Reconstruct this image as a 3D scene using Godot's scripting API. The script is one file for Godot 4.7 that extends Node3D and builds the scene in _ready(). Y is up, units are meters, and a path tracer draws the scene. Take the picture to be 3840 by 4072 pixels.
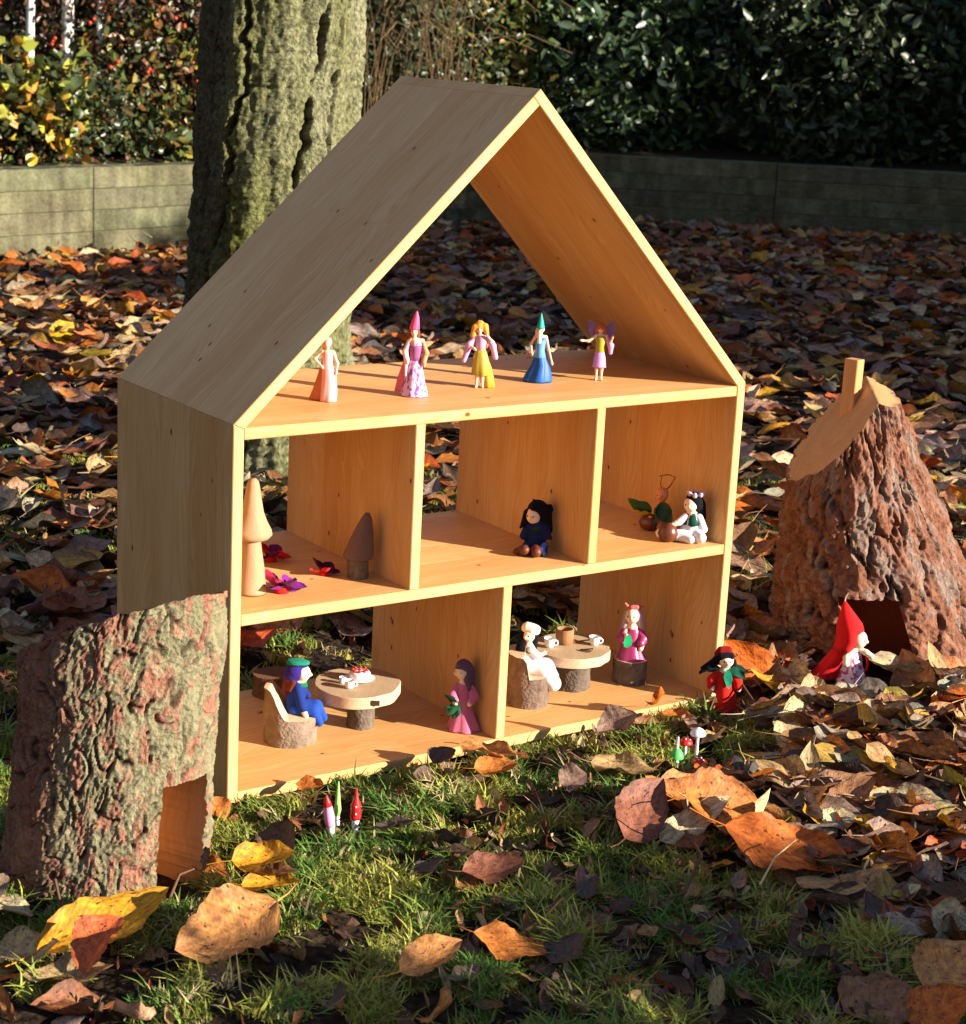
extends Node3D
# A wooden dollhouse on autumn grass between two hollow log houses, under a cherry tree.

var rng := RandomNumberGenerator.new()
var used := {}
var M := {}
var group_labels := {}

# ------------------------------------------------------------------ naming
func numbered(n: String) -> String:
	if not used.has(n):
		used[n] = 0
		return n
	used[n] += 1
	return "%s_%03d" % [n, used[n]]

func tag(o: Node, label: String, category := "", group := "", kind := "") -> void:
	if label: o.set_meta("label", label)
	if category: o.set_meta("category", category)
	if group: o.set_meta("group", group)
	if kind: o.set_meta("kind", kind)

func thing(called: String, label: String, category: String, at := Vector3.ZERO, turn := 0.0, group := "") -> Node3D:
	var o := Node3D.new()
	o.name = numbered(called)
	add_child(o)
	o.position = at
	o.rotation_degrees.y = turn
	tag(o, label, category, group)
	return o

func part(called: String, mesh: Mesh, m: Material, parent: Node, at := Vector3.ZERO) -> MeshInstance3D:
	var o := MeshInstance3D.new()
	o.mesh = mesh
	o.material_override = m
	o.position = at
	if parent == self:
		o.name = numbered(called)
	else:
		var n := called
		var k := 0
		while parent.has_node(NodePath(n)):
			k += 1
			n = "%s_%03d" % [called, k]
		o.name = n
	parent.add_child(o, true)
	return o

# ------------------------------------------------------------------ materials
func srgb(r: float, g: float, b: float) -> Color:
	return Color(r / 255.0, g / 255.0, b / 255.0)

func mat(c: Color, rough := 0.85, spec := 0.3) -> StandardMaterial3D:
	var m := StandardMaterial3D.new()
	m.albedo_color = c
	m.roughness = rough
	m.metallic_specular = spec
	return m

func vmat(rough := 0.9, spec := 0.25) -> StandardMaterial3D:
	var m := mat(Color.WHITE, rough, spec)
	m.vertex_color_use_as_albedo = true
	return m

func lin(c: Color) -> Color:
	return c.srgb_to_linear()

func noise(sd: int, freq: float, octs := 3, type := FastNoiseLite.TYPE_SIMPLEX_SMOOTH) -> FastNoiseLite:
	var n := FastNoiseLite.new()
	n.seed = sd
	n.noise_type = type
	n.frequency = freq
	n.fractal_octaves = octs
	if octs == 1: n.fractal_type = FastNoiseLite.FRACTAL_NONE
	return n

func image_of(w: int, h: int, data: PackedByteArray) -> ImageTexture:
	return ImageTexture.create_from_image(Image.create_from_data(w, h, false, Image.FORMAT_RGB8, data))

# pine board: u across the grain, v along it
func wood_texture(sd: int, light: Color, dark: Color, strips: int, knots: int) -> ImageTexture:
	var w := 512
	var h := 512
	var fine := noise(sd, 0.06, 2)
	var slow := noise(sd + 1, 0.012, 2)
	var tone := noise(sd + 2, 0.9, 1)
	var r := RandomNumberGenerator.new()
	r.seed = sd
	var kn := []
	for i in knots: kn.append(Vector3(r.randf() * w, r.randf() * h, r.randf_range(2.5, 5.0)))
	var d := PackedByteArray()
	d.resize(w * h * 3)
	var k := 0
	for y in h:
		for x in w:
			var strip := int(float(x) / w * strips)
			var so := strip * 733.0
			var bend := slow.get_noise_2d(x * 0.6 + so, y * 0.35) * 30.0
			var g := fine.get_noise_2d((x + bend) * 3.2 + so, y * 0.10) * 0.5
			g += sin((x + bend * 1.6) * 0.45 + so) * 0.16
			g += fine.get_noise_2d(x * 9.0, y * 0.55 + so) * 0.22
			var t := tone.get_noise_2d(strip * 7.7 + sd, 3.0) * 0.75 + slow.get_noise_2d(x, y * 0.4 + so) * 0.35
			var f := clampf(0.42 + g * 0.55 + t * 0.6, 0.0, 1.0)
			for q in kn:
				var dx: float = (x - q.x) / q.z
				var dy: float = (y - q.y) / (q.z * 0.75)
				var dd := dx * dx + dy * dy
				if dd < 9.0: f = lerpf(f, 1.5, clampf(1.25 - dd * 0.9, 0.0, 1.0)) + 0.22 * exp(-dd * 0.5)
			var c := light.lerp(dark, f) if f <= 1.0 else dark.lerp(srgb(104, 58, 28), minf(1.0, (f - 1.0) * 1.7))
			d[k] = int(clampf(c.r, 0, 1) * 255); d[k + 1] = int(clampf(c.g, 0, 1) * 255); d[k + 2] = int(clampf(c.b, 0, 1) * 255)
			k += 3
	return image_of(w, h, d)

# veins and blotches of a broad leaf: x across, y from stalk to tip
func leaf_texture(sd: int) -> ImageTexture:
	var w := 128
	var h := 256
	var bl := noise(sd, 0.018, 3)
	var fn := noise(sd + 5, 0.09, 2)
	var d := PackedByteArray()
	d.resize(w * h * 3)
	var k := 0
	for y in h:
		for x in w:
			var s: float = absf(x / 127.0 - 0.5) * 2.0
			var t: float = y / 255.0
			var side: float = fposmod((t - s * 0.30) * 9.0, 1.0)
			var vein: float = maxf(smoothstep(0.10, 0.0, absf(side - 0.5)) * 0.6 * (1.0 - s * 0.5), smoothstep(0.07, 0.02, s))
			var b := bl.get_noise_2d(x * 2.0, y)
			var v: float = 0.86 + 0.13 * fn.get_noise_2d(x, y) + 0.22 * b - 0.12 * smoothstep(0.6, 1.0, s)
			v = lerpf(v, 1.0, vein * 0.45) - smoothstep(0.16, 0.1, absf(side - 0.36)) * 0.07
			var spot := smoothstep(0.46, 0.60, bl.get_noise_2d(x * 3.4 + 300, y * 1.7))
			v *= 1.0 - spot * 0.5
			d[k] = int(clampf(v, 0, 1) * 255); d[k + 1] = int(clampf(v - spot * 0.05 + 0.05 * b, 0, 1) * 255); d[k + 2] = int(clampf(v * 0.97, 0, 1) * 255)
			k += 3
	return image_of(w, h, d)

func speck_texture(sd: int, lo: float, freq: float) -> ImageTexture:
	var n := noise(sd, freq, 4)
	var d := PackedByteArray()
	d.resize(256 * 256 * 3)
	var k := 0
	for y in 256:
		for x in 256:
			var v := int(clampf(lerpf(lo, 1.0, 0.5 + 0.7 * n.get_noise_2d(x, y)), 0, 1) * 255)
			d[k] = v; d[k + 1] = v; d[k + 2] = v
			k += 3
	return image_of(256, 256, d)

# poured concrete: cloudy tone, fine grain, streaks of damp running down
func wall_texture(sd: int) -> ImageTexture:
	var big := noise(sd, 0.012, 3)
	var grain := noise(sd + 1, 0.25, 2)
	var streak := noise(sd + 2, 0.05, 2)
	var d := PackedByteArray()
	d.resize(256 * 256 * 3)
	var k := 0
	for y in 256:
		for x in 256:
			var v := 0.80 + 0.22 * big.get_noise_2d(x, y) + 0.16 * grain.get_noise_2d(x, y) + 0.20 * streak.get_noise_2d(x * 1.3, y * 0.12)
			var g := 0.06 * big.get_noise_2d(x + 500, y)
			d[k] = int(clampf(v - g * 0.5, 0, 1) * 255); d[k + 1] = int(clampf(v, 0, 1) * 255); d[k + 2] = int(clampf(v * 0.97 - g, 0, 1) * 255)
			k += 3
	return image_of(256, 256, d)

func bumped(m: StandardMaterial3D, sd: int, freq: float, depth: float, scale: float) -> StandardMaterial3D:
	var t := NoiseTexture2D.new()
	t.noise = noise(sd, freq, 4)
	t.seamless = true
	t.width = 256; t.height = 256
	t.as_normal_map = true
	t.bump_strength = depth
	m.normal_enabled = true
	m.normal_texture = t
	m.uv1_triplanar = true
	m.uv1_scale = Vector3.ONE * scale
	return m

# ------------------------------------------------------------------ meshes
# builds an ArrayMesh and turns every triangle so that it faces along its vertex normals; empty normals are computed, turned by "outward"
func build(v: PackedVector3Array, idx: PackedInt32Array, n := PackedVector3Array(), uv := PackedVector2Array(), col := PackedColorArray(), outward := 1.0) -> ArrayMesh:
	if n.is_empty():
		n.resize(v.size())
		for i in range(0, idx.size(), 3):
			var f := (v[idx[i + 1]] - v[idx[i]]).cross(v[idx[i + 2]] - v[idx[i]]) * outward
			n[idx[i]] += f; n[idx[i + 1]] += f; n[idx[i + 2]] += f
		for i in n.size(): n[i] = n[i].normalized() if n[i].length_squared() > 0.0 else Vector3.UP
	for i in range(0, idx.size(), 3):
		var f := (v[idx[i + 1]] - v[idx[i]]).cross(v[idx[i + 2]] - v[idx[i]])
		if f.dot(n[idx[i]] + n[idx[i + 1]] + n[idx[i + 2]]) > 0.0:
			var s := idx[i + 1]
			idx[i + 1] = idx[i + 2]
			idx[i + 2] = s
	var a := []
	a.resize(Mesh.ARRAY_MAX)
	a[Mesh.ARRAY_VERTEX] = v
	a[Mesh.ARRAY_NORMAL] = n
	a[Mesh.ARRAY_INDEX] = idx
	if not uv.is_empty(): a[Mesh.ARRAY_TEX_UV] = uv
	if not col.is_empty(): a[Mesh.ARRAY_COLOR] = col
	var m := ArrayMesh.new()
	m.add_surface_from_arrays(Mesh.PRIMITIVE_TRIANGLES, a)
	return m

# faces with flat shading collected one by one
class Faces:
	var v := PackedVector3Array()
	var n := PackedVector3Array()
	var uv := PackedVector2Array()
	var idx := PackedInt32Array()
	func poly(p: Array, normal: Vector3, uvs := []) -> void:
		var s := v.size()
		for i in p.size():
			v.append(p[i]); n.append(normal)
			uv.append(uvs[i] if uvs.size() else Vector2(p[i].x, p[i].y))
		for i in range(1, p.size() - 1):
			idx.append(s); idx.append(s + i); idx.append(s + i + 1)

func faces_mesh(f: Faces) -> ArrayMesh:
	return build(f.v, f.idx, f.n, f.uv)

# a board whose cross-section "p" lies in x, y, pulled from z0 to z1, edges chamfered; the grain runs along its longest edge
func board(p: Array, z0: float, z1: float, ch: float, sx := 0.30, sy := 0.62, off := Vector2.ZERO) -> ArrayMesh:
	var n := p.size()
	var mid := Vector2.ZERO
	for q in p: mid += q / n
	var area := 0.0
	for i in n: area += p[i].cross(p[(i + 1) % n])
	if area < 0.0: p.reverse()
	var best := 0
	for i in n:
		if p[i].distance_to(p[(i + 1) % n]) > p[best].distance_to(p[(best + 1) % n]): best = i
	var ax: Vector2 = (p[(best + 1) % n] - p[best]).normalized()
	var bx := Vector2(-ax.y, ax.x)
	# inner outline of the end faces and rounded-off corners of the sides
	var inner := []
	for i in n:
		var a: Vector2 = (p[i] - p[(i + n - 1) % n]).normalized()
		var b: Vector2 = (p[(i + 1) % n] - p[i]).normalized()
		var na := Vector2(-a.y, a.x)
		var nb := Vector2(-b.y, b.x)
		inner.append(p[i] + (na + nb) / (1.0 + na.dot(nb)) * ch)
	var f := Faces.new()
	for e in [[z0, z0 + ch, -1.0], [z1, z1 - ch, 1.0]]:
		var face := []
		var uvs := []
		for i in n:
			face.append(Vector3(inner[i].x, inner[i].y, e[0]))
			uvs.append(Vector2(inner[i].dot(bx) * 1.0 / sx, inner[i].dot(ax) / sy) + off + Vector2(0.37, 0.11))
		f.poly(face, Vector3(0, 0, e[2]), uvs)
		for i in n:
			var j := (i + 1) % n
			var d: Vector2 = (p[j] - p[i]).normalized()
			var nn := Vector3(d.y, -d.x, e[2]).normalized()
			f.poly([Vector3(p[i].x, p[i].y, e[1]), Vector3(p[j].x, p[j].y, e[1]), Vector3(inner[j].x, inner[j].y, e[0]), Vector3(inner[i].x, inner[i].y, e[0])], nn,
				[Vector2(0.5, p[i].dot(ax) / sy) + off, Vector2(0.5, p[j].dot(ax) / sy) + off, Vector2(0.51, p[j].dot(ax) / sy) + off, Vector2(0.51, p[i].dot(ax) / sy) + off])
	for i in n:
		var j := (i + 1) % n
		var d: Vector2 = (p[j] - p[i]).normalized()
		var nn := Vector3(d.y, -d.x, 0)
		var va: float = p[i].dot(ax) / sy
		var vb: float = p[j].dot(ax) / sy
		var wi: float = p[i].dot(bx) * 0.7 / sx
		var wj: float = p[j].dot(bx) * 0.7 / sx
		f.poly([Vector3(p[i].x, p[i].y, z0 + ch), Vector3(p[j].x, p[j].y, z0 + ch), Vector3(p[j].x, p[j].y, z1 - ch), Vector3(p[i].x, p[i].y, z1 - ch)], nn,
			[Vector2(z0 / sx + wi, va) + off, Vector2(z0 / sx + wj, vb) + off, Vector2(z1 / sx + wj, vb) + off, Vector2(z1 / sx + wi, va) + off])
	return faces_mesh(f)

func box(c: Vector3, s: Vector3, ch := 0.002) -> ArrayMesh:
	var h := s / 2.0
	var m := board([Vector2(c.x - h.x, c.y - h.y), Vector2(c.x + h.x, c.y - h.y), Vector2(c.x + h.x, c.y + h.y), Vector2(c.x - h.x, c.y + h.y)], c.z - h.z, c.z + h.z, ch)
	return m

# rings of points joined to a skin; every ring has the same count; closed ends get a fan
func skin(rings: Array, around := true, caps := true, outward := 1.0, cols := PackedColorArray()) -> ArrayMesh:
	var v := PackedVector3Array()
	var uv := PackedVector2Array()
	var idx := PackedInt32Array()
	var m: int = rings[0].size()
	for j in rings.size():
		for i in m:
			v.append(rings[j][i])
			uv.append(Vector2(float(i) / m, float(j) / rings.size()))
	for j in rings.size() - 1:
		for i in (m if around else m - 1):
			var a := j * m + i
			var b := j * m + (i + 1) % m
			idx.append_array([a, b, a + m, b, b + m, a + m])
	if caps:
		for e in [0, rings.size() - 1]:
			var mid := Vector3.ZERO
			for q in rings[e]: mid += q / m
			var s := v.size()
			v.append(mid)
			uv.append(Vector2(0.5, 0.5))
			for i in m:
				var a: int = e * m + i
				var b: int = e * m + (i + 1) % m
				if e == 0: idx.append_array([s, b, a])
				else: idx.append_array([s, a, b])
			if cols.size(): cols.append(cols[e * m])
	return build(v, idx, PackedVector3Array(), uv, cols, outward)

# turned or draped shape: profile rows are [y, radius x, radius z, fold depth, folds, shift x, shift z]
func lathe(profile: Array, m := 24, phase := 0.0) -> ArrayMesh:
	var rings := []
	for q in profile:
		var ring := []
		for i in m:
			var a := TAU * i / m
			var fold: float = 1.0
			if q.size() > 4: fold += q[3] * (sin(a * q[4] + phase) + 0.4 * sin(a * (q[4] * 2 + 1) + phase * 2.0))
			ring.append(Vector3(cos(a) * q[1] * fold + (q[5] if q.size() > 5 else 0.0), q[0], sin(a) * q[2] * fold + (q[6] if q.size() > 6 else 0.0)))
		rings.append(ring)
	return skin(rings, true, true, -1.0)

func tube(path: Array, r0: float, r1: float, m := 6) -> ArrayMesh:
	var rings := []
	for j in path.size():
		var d: Vector3 = (path[mini(j + 1, path.size() - 1)] - path[maxi(j - 1, 0)]).normalized()
		var side := d.cross(Vector3(0.31, 0.2, 0.93)).normalized()
		var up := side.cross(d)
		var r := lerpf(r0, r1, float(j) / (path.size() - 1))
		var ring := []
		for i in m:
			var a := TAU * i / m
			ring.append(path[j] + side * cos(a) * r + up * sin(a) * r)
		rings.append(ring)
	return skin(rings, true, true, 1.0)

# one continuous surface around tapered bones [a, b, radius a, radius b]: smooth minimum of capsules, meshed with surface nets
func flesh(bones: Array, cell := 0.0014, k := 0.003) -> ArrayMesh:
	var lo := Vector3.ONE * 1e9
	var hi := Vector3.ONE * -1e9
	for b in bones:
		var r: float = maxf(b[2], b[3]) + cell * 2.5
		for p in [b[0], b[1]]:
			lo = lo.min(p - Vector3.ONE * r)
			hi = hi.max(p + Vector3.ONE * r)
	var nx := int((hi.x - lo.x) / cell) + 2
	var ny := int((hi.y - lo.y) / cell) + 2
	var nz := int((hi.z - lo.z) / cell) + 2
	var f := PackedFloat32Array()
	f.resize(nx * ny * nz)
	f.fill(1.0)
	for b in bones:
		var a: Vector3 = b[0]
		var ab: Vector3 = b[1] - b[0]
		var l2 := maxf(ab.length_squared(), 1e-12)
		var ra: float = b[2]
		var dr: float = b[3] - b[2]
		var r: float = maxf(b[2], b[3]) + k + cell * 2.0
		var p0: Vector3 = ((b[0].min(b[1]) - Vector3.ONE * r - lo) / cell).floor()
		var p1: Vector3 = ((b[0].max(b[1]) + Vector3.ONE * r - lo) / cell).ceil()
		for z in range(maxi(0, int(p0.z)), mini(nz, int(p1.z) + 1)):
			for y in range(maxi(0, int(p0.y)), mini(ny, int(p1.y) + 1)):
				var row := (z * ny + y) * nx
				for x in range(maxi(0, int(p0.x)), mini(nx, int(p1.x) + 1)):
					var q := lo + Vector3(x, y, z) * cell - a
					var t := clampf(q.dot(ab) / l2, 0.0, 1.0)
					var d := (q - ab * t).length() - ra - dr * t
					var o := f[row + x]
					var h := maxf(k - absf(o - d), 0.0) / k
					f[row + x] = minf(o, d) - h * h * k * 0.25
	var at := PackedInt32Array()
	at.resize(nx * ny * nz)
	at.fill(-1)
	var v := PackedVector3Array()
	var n := PackedVector3Array()
	var sy := nx
	var sz := nx * ny
	var corner := [0, 1, sy, sy + 1, sz, sz + 1, sz + sy, sz + sy + 1]
	var edges := [[0, 1], [2, 3], [4, 5], [6, 7], [0, 2], [1, 3], [4, 6], [5, 7], [0, 4], [1, 5], [2, 6], [3, 7]]
	for z in nz - 1:
		for y in ny - 1:
			var row := z * sz + y * sy
			for x in nx - 1:
				var c := row + x
				var inside := 0
				for q in 8:
					if f[c + corner[q]] < 0.0: inside += 1
				if inside == 0 or inside == 8: continue
				var sum := Vector3.ZERO
				var cnt := 0
				for e in edges:
					var fa := f[c + corner[e[0]]]
					var fb := f[c + corner[e[1]]]
					if (fa < 0.0) == (fb < 0.0): continue
					var t := fa / (fa - fb)
					var pa := Vector3(e[0] & 1, (e[0] >> 1) & 1, e[0] >> 2)
					var pb := Vector3(e[1] & 1, (e[1] >> 1) & 1, e[1] >> 2)
					sum += pa.lerp(pb, t)
					cnt += 1
				at[c] = v.size()
				v.append(lo + (Vector3(x, y, z) + sum / cnt) * cell)
				n.append(Vector3(f[c + 1] - f[c] + f[c + 1 + sy + sz] - f[c + sy + sz], f[c + sy] - f[c] + f[c + sy + 1 + sz] - f[c + 1 + sz], f[c + sz] - f[c] + f[c + sz + 1 + sy] - f[c + 1 + sy]).normalized())
	var idx := PackedInt32Array()
	for z in range(1, nz - 1):
		for y in range(1, ny - 1):
			for x in range(1, nx - 1):
				var c := z * sz + y * sy + x
				var s := f[c] < 0.0
				if s != (f[c + 1] < 0.0):
					idx.append_array([at[c], at[c - sy], at[c - sz], at[c - sy], at[c - sy - sz], at[c - sz]])
				if s != (f[c + sy] < 0.0):
					idx.append_array([at[c], at[c - 1], at[c - sz], at[c - 1], at[c - 1 - sz], at[c - sz]])
				if s != (f[c + sz] < 0.0):
					idx.append_array([at[c], at[c - 1], at[c - sy], at[c - 1], at[c - 1 - sy], at[c - sy]])
	return build(v, idx, n)

# a broad leaf lying along +z from its stalk; "curl" bows it lengthwise, "fold" lifts its sides
func leaf_mesh(l: float, w: float, curl: float, fold: float, sd: int, stalk := true, nu := 12, nv := 6) -> ArrayMesh:
	var r := RandomNumberGenerator.new()
	r.seed = sd
	var ph := r.randf() * TAU
	var ph2 := r.randf() * TAU
	var twist := r.randf_range(-0.5, 0.5)
	var wav := r.randf_range(0.03, 0.09)
	var bulge := r.randf_range(0.38, 0.5)
	var v := PackedVector3Array()
	var uv := PackedVector2Array()
	var idx := PackedInt32Array()
	for j in nu + 1:
		var t := float(j) / nu
		var prof := pow(t, bulge * 1.5) * pow(1.0 - t, 0.88) * 2.72 if t > 0.0 and t < 1.0 else 0.0
		for i in nv + 1:
			var s := float(i) / nv * 2.0 - 1.0
			var edge := 1.0 + 0.05 * sin(j * 2.3 + ph2 + s) 
			var x := s * w * 0.5 * prof * edge
			var y := fold * w * 0.5 * pow(absf(s), 1.35) * prof + curl * l * (t - 0.45) * (t - 0.45) + wav * l * sin(t * 9.0 + ph + s * 2.4) * absf(s) * prof
			y += twist * x * t + 0.012 * l * sin(t * 26.0 - absf(s) * 5.0) * prof * absf(s)
			var x2 := x * (1.0 - 0.3 * absf(fold) * absf(s))
			v.append(Vector3(x2 + 0.03 * l * sin(t * 3.0 + ph), y, t * l - l * 0.5))
			uv.append(Vector2(s * 0.49 + 0.5, t))
	for j in nu:
		for i in nv:
			var a := j * (nv + 1) + i
			idx.append_array([a, a + 1, a + nv + 1, a + 1, a + nv + 2, a + nv + 1])
	if stalk:
		var b := v[nv / 2]
		var sl := l * r.randf_range(0.2, 0.4)
		var dx := r.randf_range(-0.3, 0.3)
		var up := r.randf_range(-0.1, 0.5)
		var p := [b, b + Vector3(dx * 0.3, up * 0.25, -0.5) * sl, b + Vector3(dx, up, -1.0) * sl]
		var s0 := v.size()
		for q in 3:
			for i in 3:
				v.append(p[q] + Vector3(cos(TAU * i / 3), sin(TAU * i / 3), 0) * l * (0.011 - 0.002 * q))
				uv.append(Vector2(0.5, 0.02))
		for q in 2:
			for i in 3:
				var a := s0 + q * 3 + i
				var c := s0 + q * 3 + (i + 1) % 3
				idx.append_array([a, c, a + 3, c, c + 3, a + 3])
	return build(v, idx, PackedVector3Array(), uv)

func basis_along(d: Vector3, roll: float) -> Basis:
	var z := d.normalized()
	var x := Vector3.UP.cross(z)
	x = x.normalized() if x.length() > 0.05 else Vector3.RIGHT
	return Basis(x, z.cross(x), z).rotated(z, roll)

func leaf_colour(c: String) -> Color:
	return {
		"yellow": srgb(218, 150, 20), "orange": srgb(196, 110, 34), "brightorange": srgb(214, 104, 22), "red": srgb(196, 88, 36), "redbrown": srgb(138, 76, 50),
		"brown": srgb(148, 96, 56), "darkbrown": srgb(96, 68, 50), "purple": srgb(84, 68, 62), "mauve": srgb(150, 116, 98), "peach": srgb(208, 138, 70),
		"tan": srgb(192, 152, 98), "beige": srgb(208, 184, 140), "grey": srgb(158, 142, 120), "cream": srgb(230, 206, 150), "olive": srgb(176, 138, 50),
	}[c]

func leaf_material(c: String, v: int) -> StandardMaterial3D:
	var key := "leaf_%s_%d" % [c, v]
	if not M.has(key):
		var m := mat(leaf_colour(c).lightened(0.06), 0.62, 0.4)
		m.albedo_texture = M["leaf_tex_%d" % v]
		m.normal_enabled = true
		m.normal_texture = M["leaf_veins_%d" % v]
		m.normal_scale = 1.0
		m.cull_mode = BaseMaterial3D.CULL_DISABLED
		m.backlight_enabled = true
		m.backlight = Color(0.5, 0.5, 0.5)
		M[key] = m
	return M[key]

# ------------------------------------------------------------------ the lie of the land
var bump_a: FastNoiseLite
var bump_b: FastNoiseLite
func ground_y(x: float, z: float) -> float:
	var away := clampf(maxf(maxf(-x - 0.02, x - 0.82), maxf(z - 0.02, -0.36 - z)) / 0.10, 0.0, 1.0)
	var h := bump_a.get_noise_2d(x, z) * 0.016 + bump_b.get_noise_2d(x, z) * 0.006
	h = h * away - 0.006 * (1.0 - away)
	h += 0.035 * smoothstep(-0.6, -1.6, z) * (1.0 - smoothstep(-3.4, -5.0, z))
	return h

# ------------------------------------------------------------------ logs, bark
# bark skin with a cut top, an optional doorway tunnelled into it; returns [bark, cut face, doorway lining]
func log_shell(nt: int, ny: int, axis: Callable, radius: Callable, top: Callable, relief: Callable, tint: Callable, door := {}) -> Array:
	var th := PackedFloat32Array()
	for i in nt: th.append(TAU * i / nt)
	var i0 := -1
	var i1 := -1
	var dd := Vector2.ZERO
	if door:
		dd = door.dir.normalized()
		var da := atan2(dd.y, dd.x)
		var half: float = asin(clampf(door.w * 0.5 / radius.call(da, door.h * 0.5), 0.0, 0.95))
		i0 = int(round(fposmod(da - half, TAU) / TAU * nt)) % nt
		i1 = int(round(fposmod(da + half, TAU) / TAU * nt)) % nt
		th[i0] = fposmod(da - half, TAU)
		th[i1] = fposmod(da + half, TAU)
	var split := int(ny * 0.4)
	var v := PackedVector3Array()
	var col := PackedColorArray()
	var uv := PackedVector2Array()
	var rim := []
	for i in nt:
		var a := th[i]
		var dir := Vector3(cos(a), 0, sin(a))
		var lo := 0.0
		var hi := 2.0
		for q in 22:
			var mid := (lo + hi) * 0.5
			var p: Vector3 = axis.call(mid) + dir * radius.call(a, mid)
			if mid < top.call(p.x, p.z): lo = mid
			else: hi = mid
		for j in ny + 1:
			var s := float(j) / ny
			var y := lo * s
			if door:
				y = door.h * float(j) / split if j <= split else lerpf(door.h, lo, float(j - split) / (ny - split))
			var d: float = relief.call(a, y)
			v.append(axis.call(y) + dir * (radius.call(a, y) + d) + Vector3.UP * y)
			col.append(tint.call(a, y, d))
			uv.append(Vector2(float(i) / nt, y))
		rim.append(v[v.size() - 1])
	var idx := PackedInt32Array()
	for i in nt:
		var k := (i + 1) % nt
		var in_door: bool = false
		if door:
			in_door = (i - i0 + nt) % nt < (i1 - i0 + nt) % nt
		for j in ny:
			if in_door and j < split: continue
			var a := i * (ny + 1) + j
			var b := k * (ny + 1) + j
			idx.append_array([a, b, a + 1, b, b + 1, a + 1])
	var bark := build(v, idx, PackedVector3Array(), uv, col, -1.0)
	# the cut
	var cv := PackedVector3Array()
	var cu := PackedVector2Array()
	var ci := PackedInt32Array()
	var mid := Vector3.ZERO
	for q in rim: mid += q / nt
	var nr := 14
	for j in nr + 1:
		for i in nt:
			var p: Vector3 = mid.lerp(rim[i], float(j) / nr)
			if j < nr: p.y = top.call(p.x, p.z)
			cv.append(p)
			cu.append(Vector2(float(j) / nr * (rim[0].distance_to(mid)) * 4.0 + 0.02 * sin(th[i] * 3.0), 0.15 * sin(th[i])))
	for j in nr:
		for i in nt:
			var a := j * nt + i
			var b := j * nt + (i + 1) % nt
			ci.append_array([a, b, a + nt, b, b + nt, a + nt])
	var cut := build(cv, ci, PackedVector3Array(), cu, PackedColorArray(), -1.0)
	var lining: ArrayMesh = null
	if door:
		var f := Faces.new()
		var d3 := Vector3(dd.x, 0, dd.y)
		var side := Vector3(-dd.y, 0, dd.x)
		var loop := []
		for j in split + 1: loop.append(v[i0 * (ny + 1) + j])
		var q := (i0 + 1) % nt
		while q != i1:
			loop.append(v[q * (ny + 1) + split])
			q = (q + 1) % nt
		for j in range(split, -1, -1): loop.append(v[i1 * (ny + 1) + j])
		var c0: Vector3 = axis.call(0.0)
		var plane: float = c0.dot(d3) + radius.call(atan2(dd.y, dd.x), 0.0) - door.depth
		var back := []
		for p in loop: back.append(p - d3 * (p.dot(d3) - plane))
		for i in loop.size() - 1:
			var mid2: Vector3 = (loop[i] + loop[i + 1]) * 0.5
			var inward: Vector3 = (c0 + d3 * mid2.dot(d3) + Vector3.UP * door.h * 0.4) - mid2
			inward -= d3 * inward.dot(d3)
			var e: Vector3 = loop[i + 1] - loop[i]
			e -= d3 * e.dot(d3)
			var nn := e.cross(d3).normalized()
			if nn.dot(inward) < 0.0: nn = -nn
			var q0: float = loop[i].y + absf(loop[i].dot(side))
			var q1: float = loop[i + 1].y + absf(loop[i + 1].dot(side))
			f.poly([loop[i], loop[i + 1], back[i + 1], back[i]], nn, [Vector2(0, q0 * 1.6), Vector2(0, q1 * 1.6), Vector2(door.depth * 3.3, q1 * 1.6), Vector2(door.depth * 3.3, q0 * 1.6)])
		var bp := [back[0], back[split], back[back.size() - 1 - split], back[back.size() - 1]]
		f.poly(bp, d3, [Vector2(0.1, 0), Vector2(0.1, 0.3), Vector2(0.4, 0.3), Vector2(0.4, 0)])
		lining = faces_mesh(f)
	return [bark, cut, lining]

# small round log for stools and tables: bark tube with a sawn top
func small_log(t: Node3D, h: float, r: float, at: Vector3, sd: int, top = null, bark := Color(0.16, 0.12, 0.085), oval := 1.0, face_mat: Material = null) -> void:
	var n3 := noise(sd, 60.0, 3)
	var low := noise(sd + 3, 14.0, 2)
	var tp = top if top != null else func(_x: float, _z: float) -> float: return h
	var m := log_shell(40, 16, func(_y: float) -> Vector3: return Vector3.ZERO,
		func(a: float, _y: float) -> float: return r * (1.0 + 0.05 * sin(a * 2.0 + sd)) * (1.0 if oval == 1.0 else 1.0 / sqrt(cos(a) * cos(a) / (oval * oval) + sin(a) * sin(a))),
		tp,
		func(a: float, y: float) -> float: return n3.get_noise_3d(cos(a) * r, y * 0.45, sin(a) * r) * r * 0.09,
		func(a: float, y: float, _d: float) -> Color: return bark * (1.0 + 0.5 * n3.get_noise_3d(cos(a) * r * 2.0, y, sin(a) * r * 2.0)) * (1.0 + 0.35 * low.get_noise_3d(cos(a) * r, y, sin(a) * r)))
	part("bark", m[0], M.bark_small, t, at)
	part("cut_face", m[1], face_mat if face_mat else M.pale_wood, t, at)

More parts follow.
